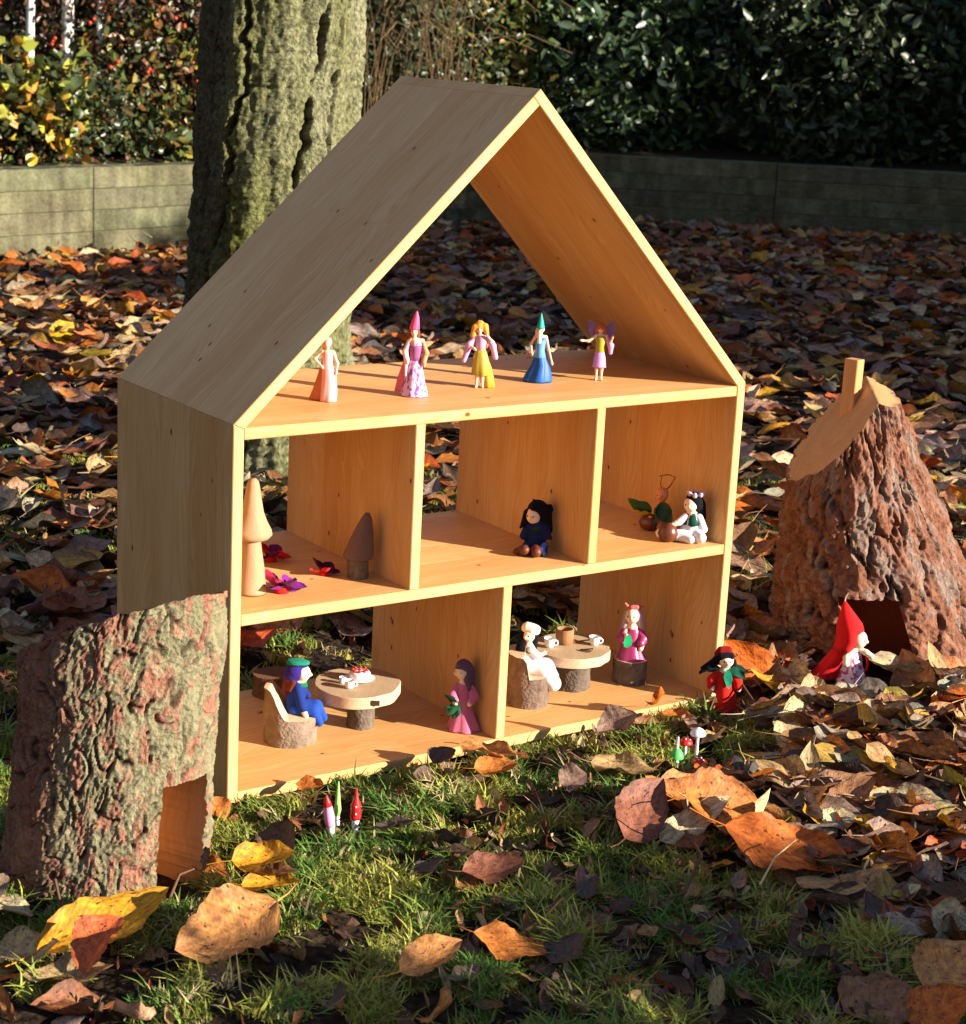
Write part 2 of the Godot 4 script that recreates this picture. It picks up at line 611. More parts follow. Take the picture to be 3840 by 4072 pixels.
# ------------------------------------------------------------------ plants
func copies(called: String, t: Node, mesh: Mesh, m: Material, spots: Array, cols: Array) -> MultiMeshInstance3D:
	var mm := MultiMesh.new()
	mm.transform_format = MultiMesh.TRANSFORM_3D
	mm.use_colors = true
	mm.mesh = mesh
	mm.instance_count = spots.size()
	for i in spots.size():
		mm.set_instance_transform(i, spots[i])
		mm.set_instance_color(i, cols[i])
	var o := MultiMeshInstance3D.new()
	o.multimesh = mm
	o.material_override = m
	var n := called
	var k := 0
	while t.has_node(NodePath(n)):
		k += 1
		n = "%s_%03d" % [called, k]
	o.name = n
	o.set_meta("kind", "stuff")
	t.add_child(o, true)
	return o

func sprig(n: int, l: float, w: float, spread: float, sd: int, pointed := false) -> ArrayMesh:
	var r := RandomNumberGenerator.new()
	r.seed = sd
	var v := PackedVector3Array()
	var idx := PackedInt32Array()
	for q in n:
		var o := Vector3(r.randf_range(-1, 1), r.randf_range(-1, 1), r.randf_range(-1, 1)) * spread
		var b := Basis.from_euler(Vector3(r.randf() * TAU, r.randf() * TAU, r.randf() * TAU))
		var s := r.randf_range(0.7, 1.2)
		var fold := r.randf_range(0.1, 0.35)
		var s0 := v.size()
		for p in [[0.0, 0.0], [0.28, 0.42], [0.65, 0.36 if not pointed else 0.2], [1.0, 0.0]]:
			if p[1] == 0.0: v.append(o + b * Vector3(0, 0, p[0] * l * s))
			else:
				v.append(o + b * Vector3(-p[1] * w * s, fold * w * s, p[0] * l * s))
				v.append(o + b * Vector3(0, 0, p[0] * l * s))
				v.append(o + b * Vector3(p[1] * w * s, fold * w * s, p[0] * l * s))
		for tr in [[0, 1, 2], [0, 2, 3], [1, 4, 2], [2, 4, 5], [2, 5, 3], [3, 5, 6], [4, 7, 5], [5, 7, 6]]:
			for c in tr: idx.append(s0 + c)
	return build(v, idx)

# leaves spread through an ellipsoid, clumped by noise so that gaps and lumps form
func spots_in(c: Vector3, r: Vector3, n: int, size: float, sd: int, fill := 0.45) -> Array:
	var g := RandomNumberGenerator.new()
	g.seed = sd
	var nz := noise(sd, 2.6, 2)
	var out := []
	var tries := 0
	while out.size() < n and tries < n * 12:
		tries += 1
		var d := Vector3(g.randfn(), g.randfn(), g.randfn()).normalized()
		var k := pow(g.randf(), fill)
		var q := d * k
		var lump := nz.get_noise_3d(q.x * r.x + c.x, q.y * r.y + c.y, q.z * r.z + c.z)
		if lump < g.randf_range(-0.55, 0.1): continue
		var p := c + q * r * (1.0 + 0.25 * nz.get_noise_3d(d.x * 2.0, d.y * 2.0, d.z * 2.0 + sd))
		var b := Basis.from_euler(Vector3(g.randf() * TAU, g.randf() * TAU, g.randf() * TAU)).scaled(Vector3.ONE * size * g.randf_range(0.65, 1.3))
		out.append(Transform3D(b, p))
	return out

func colours(n: int, palette: Array, sd: int, jit := 0.25) -> Array:
	var g := RandomNumberGenerator.new()
	g.seed = sd
	var out := []
	for i in n:
		var c: Color = palette[g.randi() % palette.size()]
		var j := 1.0 + g.randf_range(-jit, jit)
		out.append(Color(c.r * j, c.g * j * g.randf_range(0.92, 1.08), c.b * j, 1.0))
	return out

func stems(base: Vector3, reach: Vector3, n: int, r: float, sd: int) -> ArrayMesh:
	var g := RandomNumberGenerator.new()
	g.seed = sd
	var st := SurfaceTool.new()
	st.begin(Mesh.PRIMITIVE_TRIANGLES)
	for i in n:
		var p := base + Vector3(g.randf_range(-0.25, 0.25) * reach.x, 0, g.randf_range(-0.25, 0.25) * reach.z)
		var d := Vector3(g.randf_range(-1, 1) * reach.x, reach.y * g.randf_range(0.7, 1.1), g.randf_range(-1, 1) * reach.z)
		var path := []
		for k in 6:
			var t := k / 5.0
			path.append(p + d * Vector3(t * t, t, t * t) + Vector3(g.randf_range(-1, 1), 0, g.randf_range(-1, 1)) * 0.03 * t)
		st.append_from(tube(path, r, r * 0.35, 5), 0, Transform3D())
	return st.commit()

# ------------------------------------------------------------------ dolls; local frame: x to the doll's left hand as seen, y up, z towards the viewer
func soft(t: Node3D, called: String, bones: Array, m: Material, cell := 0.0014, k := 0.003) -> MeshInstance3D:
	var list := []
	for b in bones:
		list.append([Vector3(b[0], b[1], b[2]), Vector3(b[3], b[4], b[5]), b[6], b[7]])
	return part(called, flesh(list, cell, k), m, t)

func cloth(c: Color, sheen := 0.3) -> StandardMaterial3D:
	var m := mat(c, 0.9, 0.2)
	m.rim_enabled = sheen > 0.0
	m.rim = sheen
	if not M.has("weave"):
		var t := NoiseTexture2D.new()
		t.noise = noise(9, 0.11, 3)
		t.seamless = true
		t.width = 256; t.height = 256
		t.as_normal_map = true
		t.bump_strength = 9.0
		M["weave"] = t
	m.normal_enabled = true
	m.normal_texture = M["weave"]
	m.uv1_triplanar = true
	m.uv1_scale = Vector3.ONE * 28.0
	return m

func face(t: Node3D, x: float, y: float, z: float, r: float, turn := 0.0) -> void:
	var s := SphereMesh.new()
	s.radius = r * 0.13; s.height = r * 0.26
	s.radial_segments = 8; s.rings = 4
	for q in [-1, 1]:
		var a: float = turn + q * 0.42
		part("eye", s, M.dark, t, Vector3(x + sin(a) * r * 0.97, y + r * 0.05, z + cos(a) * r * 0.97))
	var mo := SphereMesh.new()
	mo.radius = r * 0.12; mo.height = r * 0.12
	mo.radial_segments = 8; mo.rings = 4
	part("mouth", mo, M.lip, t, Vector3(x + sin(turn) * r * 0.95, y - r * 0.42, z + cos(turn) * r * 0.93))

func petal(t: Node3D, called: String, base: Vector3, tip: Vector3, w: float, roll: float, m: Material, curl := 0.2, fold := 0.3, sd := 1) -> void:
	var mi := part(called, leaf_mesh(base.distance_to(tip), w, curl, fold, sd, false, 8, 4), m, t)
	mi.transform = Transform3D(basis_along(tip - base, deg_to_rad(roll)), (base + tip) * 0.5)

const VIEW := -35.3   # degrees: turns a thing's z towards where the photograph was taken from
const DEPTH := 0.325
const T := 0.0142
const EAVE := 0.4754
const TOP := 0.8678
const ATTIC := 0.4723
const MID := 0.2414
const W := 0.80

func _ready() -> void:
	rng.seed = 20231108
	# ---- camera
	var cam := Camera3D.new()
	cam.name = "camera"
	cam.transform = Transform3D(Basis(Vector3(0.821825, 0.049104, 0.567621), Vector3(0.100330, 0.968237, -0.229022), Vector3(-0.560837, 0.245165, 0.790794)).orthonormalized(), Vector3(-1.02479, 0.93955, 1.95455))
	cam.fov = 30.0
	cam.near = 0.05
	cam.far = 300.0
	var lens := CameraAttributesPhysical.new()
	lens.frustum_focus_distance = 2.55
	lens.frustum_focal_length = 45.0
	lens.exposure_aperture = 11.0
	lens.auto_exposure_enabled = false
	cam.attributes = lens
	add_child(cam)
	cam.make_current()
	# ---- sky, sun, exposure
	var sky := ProceduralSkyMaterial.new()
	sky.sky_top_color = srgb(120, 142, 184)
	sky.sky_horizon_color = srgb(216, 198, 178)
	sky.sky_curve = 0.15
	sky.ground_bottom_color = srgb(60, 50, 40)
	sky.ground_horizon_color = srgb(110, 105, 95)
	sky.sun_angle_max = 8.0
	var env := Environment.new()
	env.background_mode = Environment.BG_SKY
	env.sky = Sky.new()
	env.sky.sky_material = sky
	env.background_energy_multiplier = 0.41
	env.tonemap_mode = Environment.TONE_MAPPER_LINEAR
	env.tonemap_exposure = 2.85
	env.sdfgi_enabled = true
	env.ssao_enabled = true
	env.ssil_enabled = true
	var we := WorldEnvironment.new()
	we.name = "sky"
	we.environment = env
	add_child(we)
	var sun := DirectionalLight3D.new()
	sun.name = "sun"
	sun.light_color = srgb(255, 243, 229)
	sun.light_energy = 1.6
	sun.light_angular_distance = 0.5
	sun.shadow_enabled = true
	var az := deg_to_rad(56.0)
	var el := deg_to_rad(18.0)
	sun.transform.basis = Basis.looking_at(Vector3(-cos(az) * cos(el), -sin(el), -sin(az) * cos(el)))
	add_child(sun)

	make_materials()
	make_land()
	make_garden_wall()
	make_cherry_tree()
	make_shrubs()
	make_trees_beyond_frame()
	make_dollhouse()
	make_left_log_house()
	make_right_log_house()
	make_furniture()
	make_fairies()
	make_dolls()
	make_toadstools()
	make_fallen_leaves()
	make_grass()
	make_twigs()

func make_materials() -> void:
	bump_a = noise(11, 4.0, 2)
	bump_b = noise(12, 22.0, 3)
	for i in 3:
		M["leaf_tex_%d" % i] = leaf_texture(40 + i * 7)
		var im: Image = M["leaf_tex_%d" % i].get_image().duplicate()
		im.convert(Image.FORMAT_RGBA8)
		im.bump_map_to_normal_map(3.0)
		M["leaf_veins_%d" % i] = ImageTexture.create_from_image(im)
	var wl := srgb(218, 178, 120)
	var wd := srgb(190, 130, 66)
	for i in 3:
		var m := mat(Color.WHITE, 0.55, 0.35)
		m.albedo_texture = wood_texture(60 + i * 9, wl, wd, 4, 10)
		M["pine_%d" % i] = m
	M.bark_small = bumped(vmat(0.95, 0.15), 5, 0.05, 6.0, 14.0)
	M.bark_left = bumped(vmat(0.95, 0.15), 6, 0.06, 8.0, 9.0)
	M.bark_right = bumped(vmat(0.9, 0.2), 7, 0.06, 8.0, 9.0)
	M.bark_trunk = bumped(vmat(0.95, 0.15), 8, 0.07, 8.0, 5.0)
	var pale := mat(Color.WHITE, 0.75, 0.25)
	pale.albedo_texture = wood_texture(97, srgb(206, 180, 150), srgb(176, 144, 110), 1, 0)
	M.pale_wood = pale
	var cut := mat(srgb(240, 212, 176), 0.75, 0.25)
	cut.albedo_texture = pale.albedo_texture
	M.cut_wood = cut
	var red := mat(srgb(196, 128, 96), 0.8, 0.2)
	red.albedo_texture = pale.albedo_texture
	M.red_wood = red
	M.dark = mat(srgb(30, 22, 20), 0.4)
	M.lip = mat(srgb(176, 70, 66), 0.6)
	M.skin = mat(srgb(232, 190, 160), 0.6, 0.3)
	M.cloth_skin = mat(srgb(236, 206, 176), 0.9, 0.2)
	M.china = mat(srgb(232, 232, 230), 0.25, 0.5)
	M.leafy = vmat(0.38, 0.45)
	M.leafy.cull_mode = BaseMaterial3D.CULL_DISABLED
	M.leafy.backlight_enabled = true
	M.leafy.backlight = Color(0.35, 0.35, 0.35)
	M.litter = []
	for i in 3:
		var m := vmat(0.62, 0.4)
		m.albedo_texture = M["leaf_tex_%d" % i]
		m.normal_enabled = true
		m.normal_texture = M["leaf_veins_%d" % i]
		m.cull_mode = BaseMaterial3D.CULL_DISABLED
		m.backlight_enabled = true
		m.backlight = Color(0.45, 0.45, 0.45)
		M.litter.append(m)
	M.grass = vmat(0.6, 0.3)
	M.grass.cull_mode = BaseMaterial3D.CULL_DISABLED
	M.grass.backlight_enabled = true
	M.grass.backlight = Color(0.6, 0.6, 0.6)
	M.twig = mat(srgb(96, 72, 54), 0.9, 0.2)
	M.straw = mat(srgb(206, 184, 130), 0.8, 0.2)
	for q in [["lilac_print", srgb(214, 176, 226), srgb(132, 84, 158), 0.10, 3], ["pink_print", srgb(236, 214, 222), srgb(196, 74, 120), 0.08, 4]]:
		var n := noise(q[4], q[3], 2)
		var d := PackedByteArray()
		d.resize(128 * 128 * 3)
		for i in 128 * 128:
			var c: Color = q[1].lerp(q[2], smoothstep(0.12, 0.25, n.get_noise_2d(i % 128, i / 128)))
			d[i * 3] = int(c.r * 255); d[i * 3 + 1] = int(c.g * 255); d[i * 3 + 2] = int(c.b * 255)
		var pm := mat(Color.WHITE, 0.7, 0.3)
		pm.albedo_texture = image_of(128, 128, d)
		M[q[0]] = pm
	M.stem = mat(srgb(70, 56, 44), 0.9, 0.2)

# ------------------------------------------------------------------ setting
func make_land() -> void:
	var xs := []
	var zs := []
	for q in [-60.0, -30.0, -15.0, -8.0, -4.0, -2.5]: xs.append(q)
	for i in 145: xs.append(-1.2 + i * 0.025)
	for q in [2.6, 2.9, 3.3, 3.8, 4.4, 5.2, 6.2, 7.5, 9.0, 12.0, 20.0, 60.0]: xs.append(q)
	for q in [-60.0, -30.0, -15.0, -9.0, -7.0, -6.0, -5.0, -4.5, -4.0, -3.6, -3.2, -2.9, -2.6]: zs.append(q)
	for i in 149: zs.append(-2.4 + i * 0.025)
	for q in [1.5, 2.0, 3.0, 5.0, 9.0, 20.0, 60.0]: zs.append(q)
	var v := PackedVector3Array()
	var idx := PackedInt32Array()
	for z in zs:
		for x in xs:
			v.append(Vector3(x, ground_y(x, z) - (0.004 if z < -7.0 else 0.0), z))
	var n := xs.size()
	for j in zs.size() - 1:
		for i in n - 1:
			var a := j * n + i
			idx.append_array([a, a + n, a + 1, a + 1, a + n, a + n + 1])
	var soil := bumped(mat(srgb(66, 52, 38), 0.95, 0.2), 3, 0.05, 6.0, 3.0)
	soil.albedo_texture = speck_texture(31, 0.35, 0.08)
	var o := part("ground", build(v, idx, PackedVector3Array(), PackedVector2Array(), PackedColorArray(), 1.0), soil, self)
	tag(o, "dark damp soil under the grass and leaf litter", "", "", "structure")
	# raised bed behind the wall, climbing to a wooded bank
	v = PackedVector3Array()
	idx = PackedInt32Array()
	var nn := noise(71, 0.7, 3)
	var back := [[0.06, 0.27], [0.5, 0.31], [1.2, 0.36], [2.0, 0.5], [3.0, 1.3], [4.5, 2.6], [7.0, 3.6], [14.0, 4.6], [40.0, 5.0]]
	var line := [Vector2(-14.0, -0.61), Vector2(-6.0, -2.85), Vector2(-2.0, -3.97), Vector2(0.0, -4.53), Vector2(2.0, -5.09), Vector2(3.5, -5.51), Vector2(5.0, -5.93), Vector2(6.66, -4.72), Vector2(9.0, -2.94), Vector2(14.0, 0.85)]
	var outs := [Vector2(-0.27, -0.963), Vector2(-0.27, -0.963), Vector2(-0.27, -0.963), Vector2(-0.27, -0.963), Vector2(-0.27, -0.963), Vector2(-0.1, -0.99), Vector2(0.18, -0.98), Vector2(0.45, -0.89), Vector2(0.6, -0.8), Vector2(0.6, -0.8)]
	for i in line.size():
		for b in back:
			var p: Vector2 = line[i] + outs[i] * b[0]
			v.append(Vector3(p.x, b[1] + (nn.get_noise_2d(p.x, p.y) * 0.4 if b[0] > 2.5 else 0.0), p.y))
	for i in line.size() - 1:
		for j in back.size() - 1:
			var a := i * back.size() + j
			idx.append_array([a, a + 1, a + back.size(), a + 1, a + back.size() + 1, a + back.size()])
	var bank := bumped(mat(srgb(52, 46, 34), 0.95, 0.2), 4, 0.05, 6.0, 1.5)
	var bo := part("planted_bank", build(v, idx, PackedVector3Array(), PackedVector2Array(), PackedColorArray(), -1.0), bank, self)
	tag(bo, "dark earth bank rising behind the low garden wall", "", "", "structure")

func wall_run(t: Node3D, a: Vector2, b: Vector2, seg: float, sd: int) -> void:
	var g := RandomNumberGenerator.new()
	g.seed = sd
	var d := b - a
	var n := int(ceil(d.length() / seg))
	var turn := atan2(-d.y, d.x)
	var l := d.length() / n
	for i in n:
		var p := a + d * ((i + 0.5) / n)
		for c in 4:
			var h := 0.082
			var mi := part("concrete_course", box(Vector3.ZERO, Vector3(l - 0.004, h - 0.0012, 0.12 + g.randf_range(-0.002, 0.002)), 0.0025), M["wall_%d" % (g.randi() % 3)], t)
			mi.position = Vector3(p.x, 0.012 + h * (c + 0.5), p.y)
			mi.rotation.y = turn

func make_garden_wall() -> void:
	for i in 3:
		var m := bumped(mat([srgb(112, 112, 88), srgb(107, 106, 84), srgb(116, 113, 88)][i], 0.95, 0.2), 20 + i, 0.03, 5.0, 0.9)
		m.albedo_texture = wall_texture(50 + i * 5)
		m.uv1_world_triplanar = true
		M["wall_%d" % i] = m
	var t := thing("garden_wall", "low weathered concrete wall lit by the sun left of the tree trunk", "wall")
	wall_run(t, Vector2(-2.0, -3.97), Vector2(5.0, -5.93), 1.05, 1)
	t = thing("garden_wall", "low dark concrete wall in deep shade along the right background hedge", "wall")
	wall_run(t, Vector2(5.03, -5.88), Vector2(9.0, -2.94), 1.05, 2)

func make_cherry_tree() -> void:
	var spot := Vector3(0.886, 0.0, -1.572)
	var t := thing("cherry_tree", "thick mossy cherry tree trunk with cracked bark right behind the dollhouse", "tree", spot)
	var rough := noise(80, 16.0, 4)
	var ridg := noise(81, 9.0, 2)
	var low := noise(82, 3.0, 2)
	var tone := noise(83, 7.0, 3)
	var fine := noise(84, 55.0, 2)
	# cracks: [angle seen from the front, list of (height, sideways shift)], angle 0 faces the viewer
	var front := atan2(0.816, -0.578)
	var cracks := [
		[[[0.0, -0.62], [0.3, -0.55], [0.45, -0.66], [0.6, -0.40], [0.72, -0.42], [0.80, -0.22], [0.9, -0.28], [1.02, -0.18], [1.6, -0.3]], 0.05, 0.024],
		[[[0.0, -0.05], [0.2, -0.1], [0.38, 0.1], [0.5, 0.32], [0.58, 0.36], [0.7, 0.48], [0.85, 0.62], [1.05, 0.75], [1.6, 0.7]], 0.05, 0.022],
		[[[0.0, 0.62], [0.25, 0.5], [0.5, 0.7], [0.75, 0.85], [1.1, 0.98], [1.6, 0.9]], 0.045, 0.016],
		[[[0.0, -1.0], [0.4, -0.9], [0.8, -0.75], [1.2, -0.62], [1.6, -0.7]], 0.04, 0.018],
		[[[0.0, 1.2], [0.5, 1.3], [1.6, 1.2]], 0.04, 0.015], [[[0.0, 2.2], [1.6, 2.3]], 0.05, 0.02], [[[0.0, 3.3], [1.6, 3.0]], 0.05, 0.02], [[[0.0, -2.2], [1.6, -2.0]], 0.05, 0.02]]
	var crack_at := func(a: float, y: float) -> float:
		var d := 0.0
		for q in cracks:
			var pts: Array = q[0]
			var s: float = pts[pts.size() - 1][1]
			for i in pts.size() - 1:
				if y >= pts[i][0] and y <= pts[i + 1][0]:
					s = lerpf(pts[i][1], pts[i + 1][1], (y - pts[i][0]) / (pts[i + 1][0] - pts[i][0]))
					break
			s += 0.09 * rough.get_noise_2d(y * 1.2, q[1] * 900.0 + pts[0][1] * 50.0)
			var off: float = absf(wrapf(a - front + s, -PI, PI))
			var wob: float = 0.75 + 0.9 * ridg.get_noise_2d(y * 2.0, pts[0][1] * 31.0)
			d = maxf(d, q[2] * smoothstep(q[1] * maxf(wob, 0.15), q[1] * 0.2, off) * clampf(wob, 0.2, 1.0))
		return d
	var radius := func(a: float, y: float) -> float:
		var flare: float = 0.055 * exp(-y * 7.0) * (1.0 + 0.6 * sin(a * 4.0 + 1.0)) + 0.06 * exp(-y * 3.0) * smoothstep(0.1, -0.9, sin(wrapf(front - a, -PI, PI)))
		var lee := 0.024 * smoothstep(-0.15, -1.15, wrapf(front - a, -PI, PI)) * smoothstep(-2.6, -1.4, wrapf(front - a, -PI, PI))
		return 0.170 - lee + flare + 0.008 * low.get_noise_3d(cos(a), y * 0.8, sin(a)) * 1.5 + 0.01 * smoothstep(1.5, 4.0, y) - 0.02 * smoothstep(0.8, 3.0, y)
	var relief := func(a: float, y: float) -> float:
		var p := Vector3(cos(a) * 0.19, y * 0.45, sin(a) * 0.19)
		var r := 0.008 * (0.35 - absf(ridg.get_noise_3d(p.x * 1.4, p.y * 0.9, p.z * 1.4))) + 0.0045 * rough.get_noise_3d(p.x, p.y * 1.6, p.z) + 0.0040 * fine.get_noise_3d(p.x, p.y * 2.0, p.z)
		return r - crack_at.call(a, y)
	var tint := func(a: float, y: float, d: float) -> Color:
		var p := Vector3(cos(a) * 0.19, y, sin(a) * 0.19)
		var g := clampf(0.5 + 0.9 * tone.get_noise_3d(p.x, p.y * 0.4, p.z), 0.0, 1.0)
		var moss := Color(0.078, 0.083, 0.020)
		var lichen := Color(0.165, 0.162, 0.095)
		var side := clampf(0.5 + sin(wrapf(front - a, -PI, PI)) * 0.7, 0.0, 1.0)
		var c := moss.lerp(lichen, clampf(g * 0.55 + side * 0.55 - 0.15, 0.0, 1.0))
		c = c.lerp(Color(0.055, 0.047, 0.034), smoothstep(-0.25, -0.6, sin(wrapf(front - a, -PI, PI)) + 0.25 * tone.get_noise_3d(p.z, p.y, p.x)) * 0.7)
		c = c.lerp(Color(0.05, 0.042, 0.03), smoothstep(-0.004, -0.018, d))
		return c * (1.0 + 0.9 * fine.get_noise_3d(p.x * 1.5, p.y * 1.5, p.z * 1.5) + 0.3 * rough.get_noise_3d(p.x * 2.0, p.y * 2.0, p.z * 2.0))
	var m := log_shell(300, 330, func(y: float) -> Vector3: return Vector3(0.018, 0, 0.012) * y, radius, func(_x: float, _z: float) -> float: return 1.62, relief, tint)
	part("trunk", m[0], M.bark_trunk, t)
	var up := Vector3(0.03, 1.60, 0.02)
	var st := SurfaceTool.new()
	st.begin(Mesh.PRIMITIVE_TRIANGLES)
	st.append_from(tube([up, up + Vector3(0.02, 0.5, 0.0), up + Vector3(0.0, 1.0, 0.05)], 0.19, 0.165, 20), 0, Transform3D())
	var bark := mat(srgb(118, 112, 84), 0.95, 0.2)
	part("upper_trunk", st.commit(), bark, t)
	var g := RandomNumberGenerator.new()
	g.seed = 5
	for i in 5:
		var a := TAU * i / 5.0 + 0.4
		var o := up + Vector3(0, 0.85 + 0.04 * i, 0)
		var d := Vector3(cos(a), 1.1, sin(a))
		var path := []
		for k in 7: path.append(o + d * 0.42 * k + Vector3(g.randf_range(-0.08, 0.08), g.randf_range(-0.08, 0.08), g.randf_range(-0.08, 0.08)) * k * 0.5)
		var limb := part("limb", tube(path, 0.085, 0.02, 8), bark, t)
		part("twigs", stems(path[5], Vector3(0.8, 1.0, 0.8), 9, 0.012, 50 + i), bark, limb)

func shrub(called: String, label: String, cat: String, c: Vector3, r: Vector3, n: int, size: float, palette: Array, sd: int, pointed := false, grp := "", leaf := Vector2(0.07, 0.045), fill := 0.45) -> Node3D:
	var at := Vector3(c.x, 0.3, c.z)
	var t := thing(called, label, cat, at, 0.0, grp)
	var sp := spots_in(c - at, r, n, size, sd, fill)
	copies("foliage", t, sprig(6, leaf.x, leaf.y, leaf.x * 1.1, sd, pointed), M.leafy, sp, colours(sp.size(), palette, sd))
	part("branches", stems(Vector3.ZERO, Vector3(r.x * 0.8, c.y + r.y * 0.5 - 0.3, r.z * 0.8), 14, 0.012, sd), M.stem, t)
	return t

func make_shrubs() -> void:
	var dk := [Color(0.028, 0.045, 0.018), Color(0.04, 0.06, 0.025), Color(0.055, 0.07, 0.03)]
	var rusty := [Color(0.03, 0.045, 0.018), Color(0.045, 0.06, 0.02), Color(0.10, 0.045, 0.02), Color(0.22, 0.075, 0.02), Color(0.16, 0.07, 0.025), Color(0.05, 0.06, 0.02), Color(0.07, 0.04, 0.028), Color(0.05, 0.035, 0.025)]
	# left of the trunk
	var t := shrub("berry_shrub", "dark leafed shrub with red berries above the sunlit wall left of trunk", "shrub", Vector3(2.80, 0.85, -6.25), Vector3(0.62, 0.75, 0.55), 3600, 0.55, rusty, 101)
	var b := SphereMesh.new()
	b.radius = 0.009; b.height = 0.018; b.radial_segments = 8; b.rings = 5
	var bst := SurfaceTool.new()
	bst.begin(Mesh.PRIMITIVE_TRIANGLES)
	var bs := spots_in(Vector3(0.0, 0.65, 0.12), Vector3(0.72, 0.62, 0.6), 90, 1.0, 104, 0.25)
	for q in bs:
		for k in 3: bst.append_from(b, 0, Transform3D(Basis(), q.origin + Vector3(rng.randf_range(-1, 1), rng.randf_range(-1, 1), rng.randf_range(-1, 1)) * 0.022))
	var berries := part("berries", bst.commit(), mat(srgb(176, 58, 26), 0.4, 0.5), t)
	berries.set_meta("kind", "stuff")
	t = shrub("yellow_shrub", "shrub with large yellow autumn leaves at the far left edge above the wall", "shrub", Vector3(1.98, 0.53, -5.62), Vector3(0.34, 0.20, 0.26), 150, 0.75, [Color(0.42, 0.30, 0.03), Color(0.3, 0.3, 0.04), Color(0.42, 0.22, 0.04), Color(0.12, 0.16, 0.03), Color(0.05, 0.06, 0.02), Color(0.04, 0.06, 0.02)], 102, false, "", Vector2(0.085, 0.085))
	shrub("green_shrub", "low green shrub with few yellow leaves behind the wall beside the trunk", "shrub", Vector3(2.75, 0.55, -5.9), Vector3(0.5, 0.32, 0.35), 800, 0.75, [Color(0.04, 0.06, 0.02), Color(0.06, 0.08, 0.02), Color(0.2, 0.17, 0.03), Color(0.12, 0.06, 0.02)], 103)
	shrub("cotoneaster_shrub", "small dark leafed shrub on the wall top below the birch stems", "shrub", Vector3(2.12, 0.46, -5.75), Vector3(0.5, 0.24, 0.25), 1700, 0.45, [Color(0.03, 0.05, 0.02), Color(0.045, 0.065, 0.025), Color(0.1, 0.05, 0.02), Color(0.07, 0.08, 0.02)], 105)
	# behind the trunk and the roof
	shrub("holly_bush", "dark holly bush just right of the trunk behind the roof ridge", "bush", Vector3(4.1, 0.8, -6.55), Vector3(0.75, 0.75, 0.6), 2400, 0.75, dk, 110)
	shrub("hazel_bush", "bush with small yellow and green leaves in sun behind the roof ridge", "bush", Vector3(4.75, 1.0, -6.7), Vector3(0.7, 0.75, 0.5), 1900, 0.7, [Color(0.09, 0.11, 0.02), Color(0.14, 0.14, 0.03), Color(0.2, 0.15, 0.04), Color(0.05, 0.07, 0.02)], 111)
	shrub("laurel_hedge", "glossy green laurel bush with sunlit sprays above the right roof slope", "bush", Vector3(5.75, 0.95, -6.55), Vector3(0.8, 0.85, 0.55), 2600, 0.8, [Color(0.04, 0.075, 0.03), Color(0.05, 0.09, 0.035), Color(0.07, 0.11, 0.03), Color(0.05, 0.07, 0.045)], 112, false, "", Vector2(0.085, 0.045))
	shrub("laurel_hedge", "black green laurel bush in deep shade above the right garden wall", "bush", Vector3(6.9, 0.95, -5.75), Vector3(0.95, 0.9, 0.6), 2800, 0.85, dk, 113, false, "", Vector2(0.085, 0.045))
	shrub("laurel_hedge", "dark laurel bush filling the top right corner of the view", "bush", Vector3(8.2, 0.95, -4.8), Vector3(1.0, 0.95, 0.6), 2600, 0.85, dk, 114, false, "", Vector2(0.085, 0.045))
	# drooping dry grass behind the ridge
	var gt := thing("dry_grass", "tall drooping dry grass clump between the trunk and the hazel bush", "grass clump", Vector3(4.05, 0.3, -6.15))
	var st := SurfaceTool.new()
	st.begin(Mesh.PRIMITIVE_TRIANGLES)
	for i in 150:
		var a := rng.randf() * TAU
		var r := rng.randf_range(0.2, 0.75)
		var h := rng.randf_range(0.5, 0.95)
		var path := []
		for k in 6:
			var q := k / 5.0
			path.append(Vector3(cos(a) * r * q * q, h * sin(q * 2.1) / 0.95, sin(a) * r * q * q))
		st.append_from(tube(path, 0.003, 0.0012, 3), 0, Transform3D(Basis(), Vector3(rng.randf_range(-0.35, 0.35), 0, rng.randf_range(-0.3, 0.3))))
	var blades := part("blades", st.commit(), mat(srgb(128, 106, 74), 0.8), gt)
	blades.set_meta("kind", "stuff")
	# farther back: a dense thicket that closes the view, and pale birch stems
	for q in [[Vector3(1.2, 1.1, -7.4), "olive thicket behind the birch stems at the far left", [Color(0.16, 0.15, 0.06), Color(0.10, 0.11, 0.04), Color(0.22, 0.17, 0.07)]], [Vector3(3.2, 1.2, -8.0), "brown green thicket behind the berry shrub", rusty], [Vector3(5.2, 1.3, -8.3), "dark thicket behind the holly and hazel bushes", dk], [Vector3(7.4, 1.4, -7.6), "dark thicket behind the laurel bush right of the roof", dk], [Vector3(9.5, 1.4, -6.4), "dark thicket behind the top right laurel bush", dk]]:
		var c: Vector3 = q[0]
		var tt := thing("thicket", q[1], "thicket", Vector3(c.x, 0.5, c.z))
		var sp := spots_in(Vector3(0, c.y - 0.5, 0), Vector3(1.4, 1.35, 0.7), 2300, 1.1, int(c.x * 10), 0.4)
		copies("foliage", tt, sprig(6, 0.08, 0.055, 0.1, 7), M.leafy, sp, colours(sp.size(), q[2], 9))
		part("branches", stems(Vector3.ZERO, Vector3(1.0, 1.4, 0.5), 12, 0.014, 8), M.stem, tt)
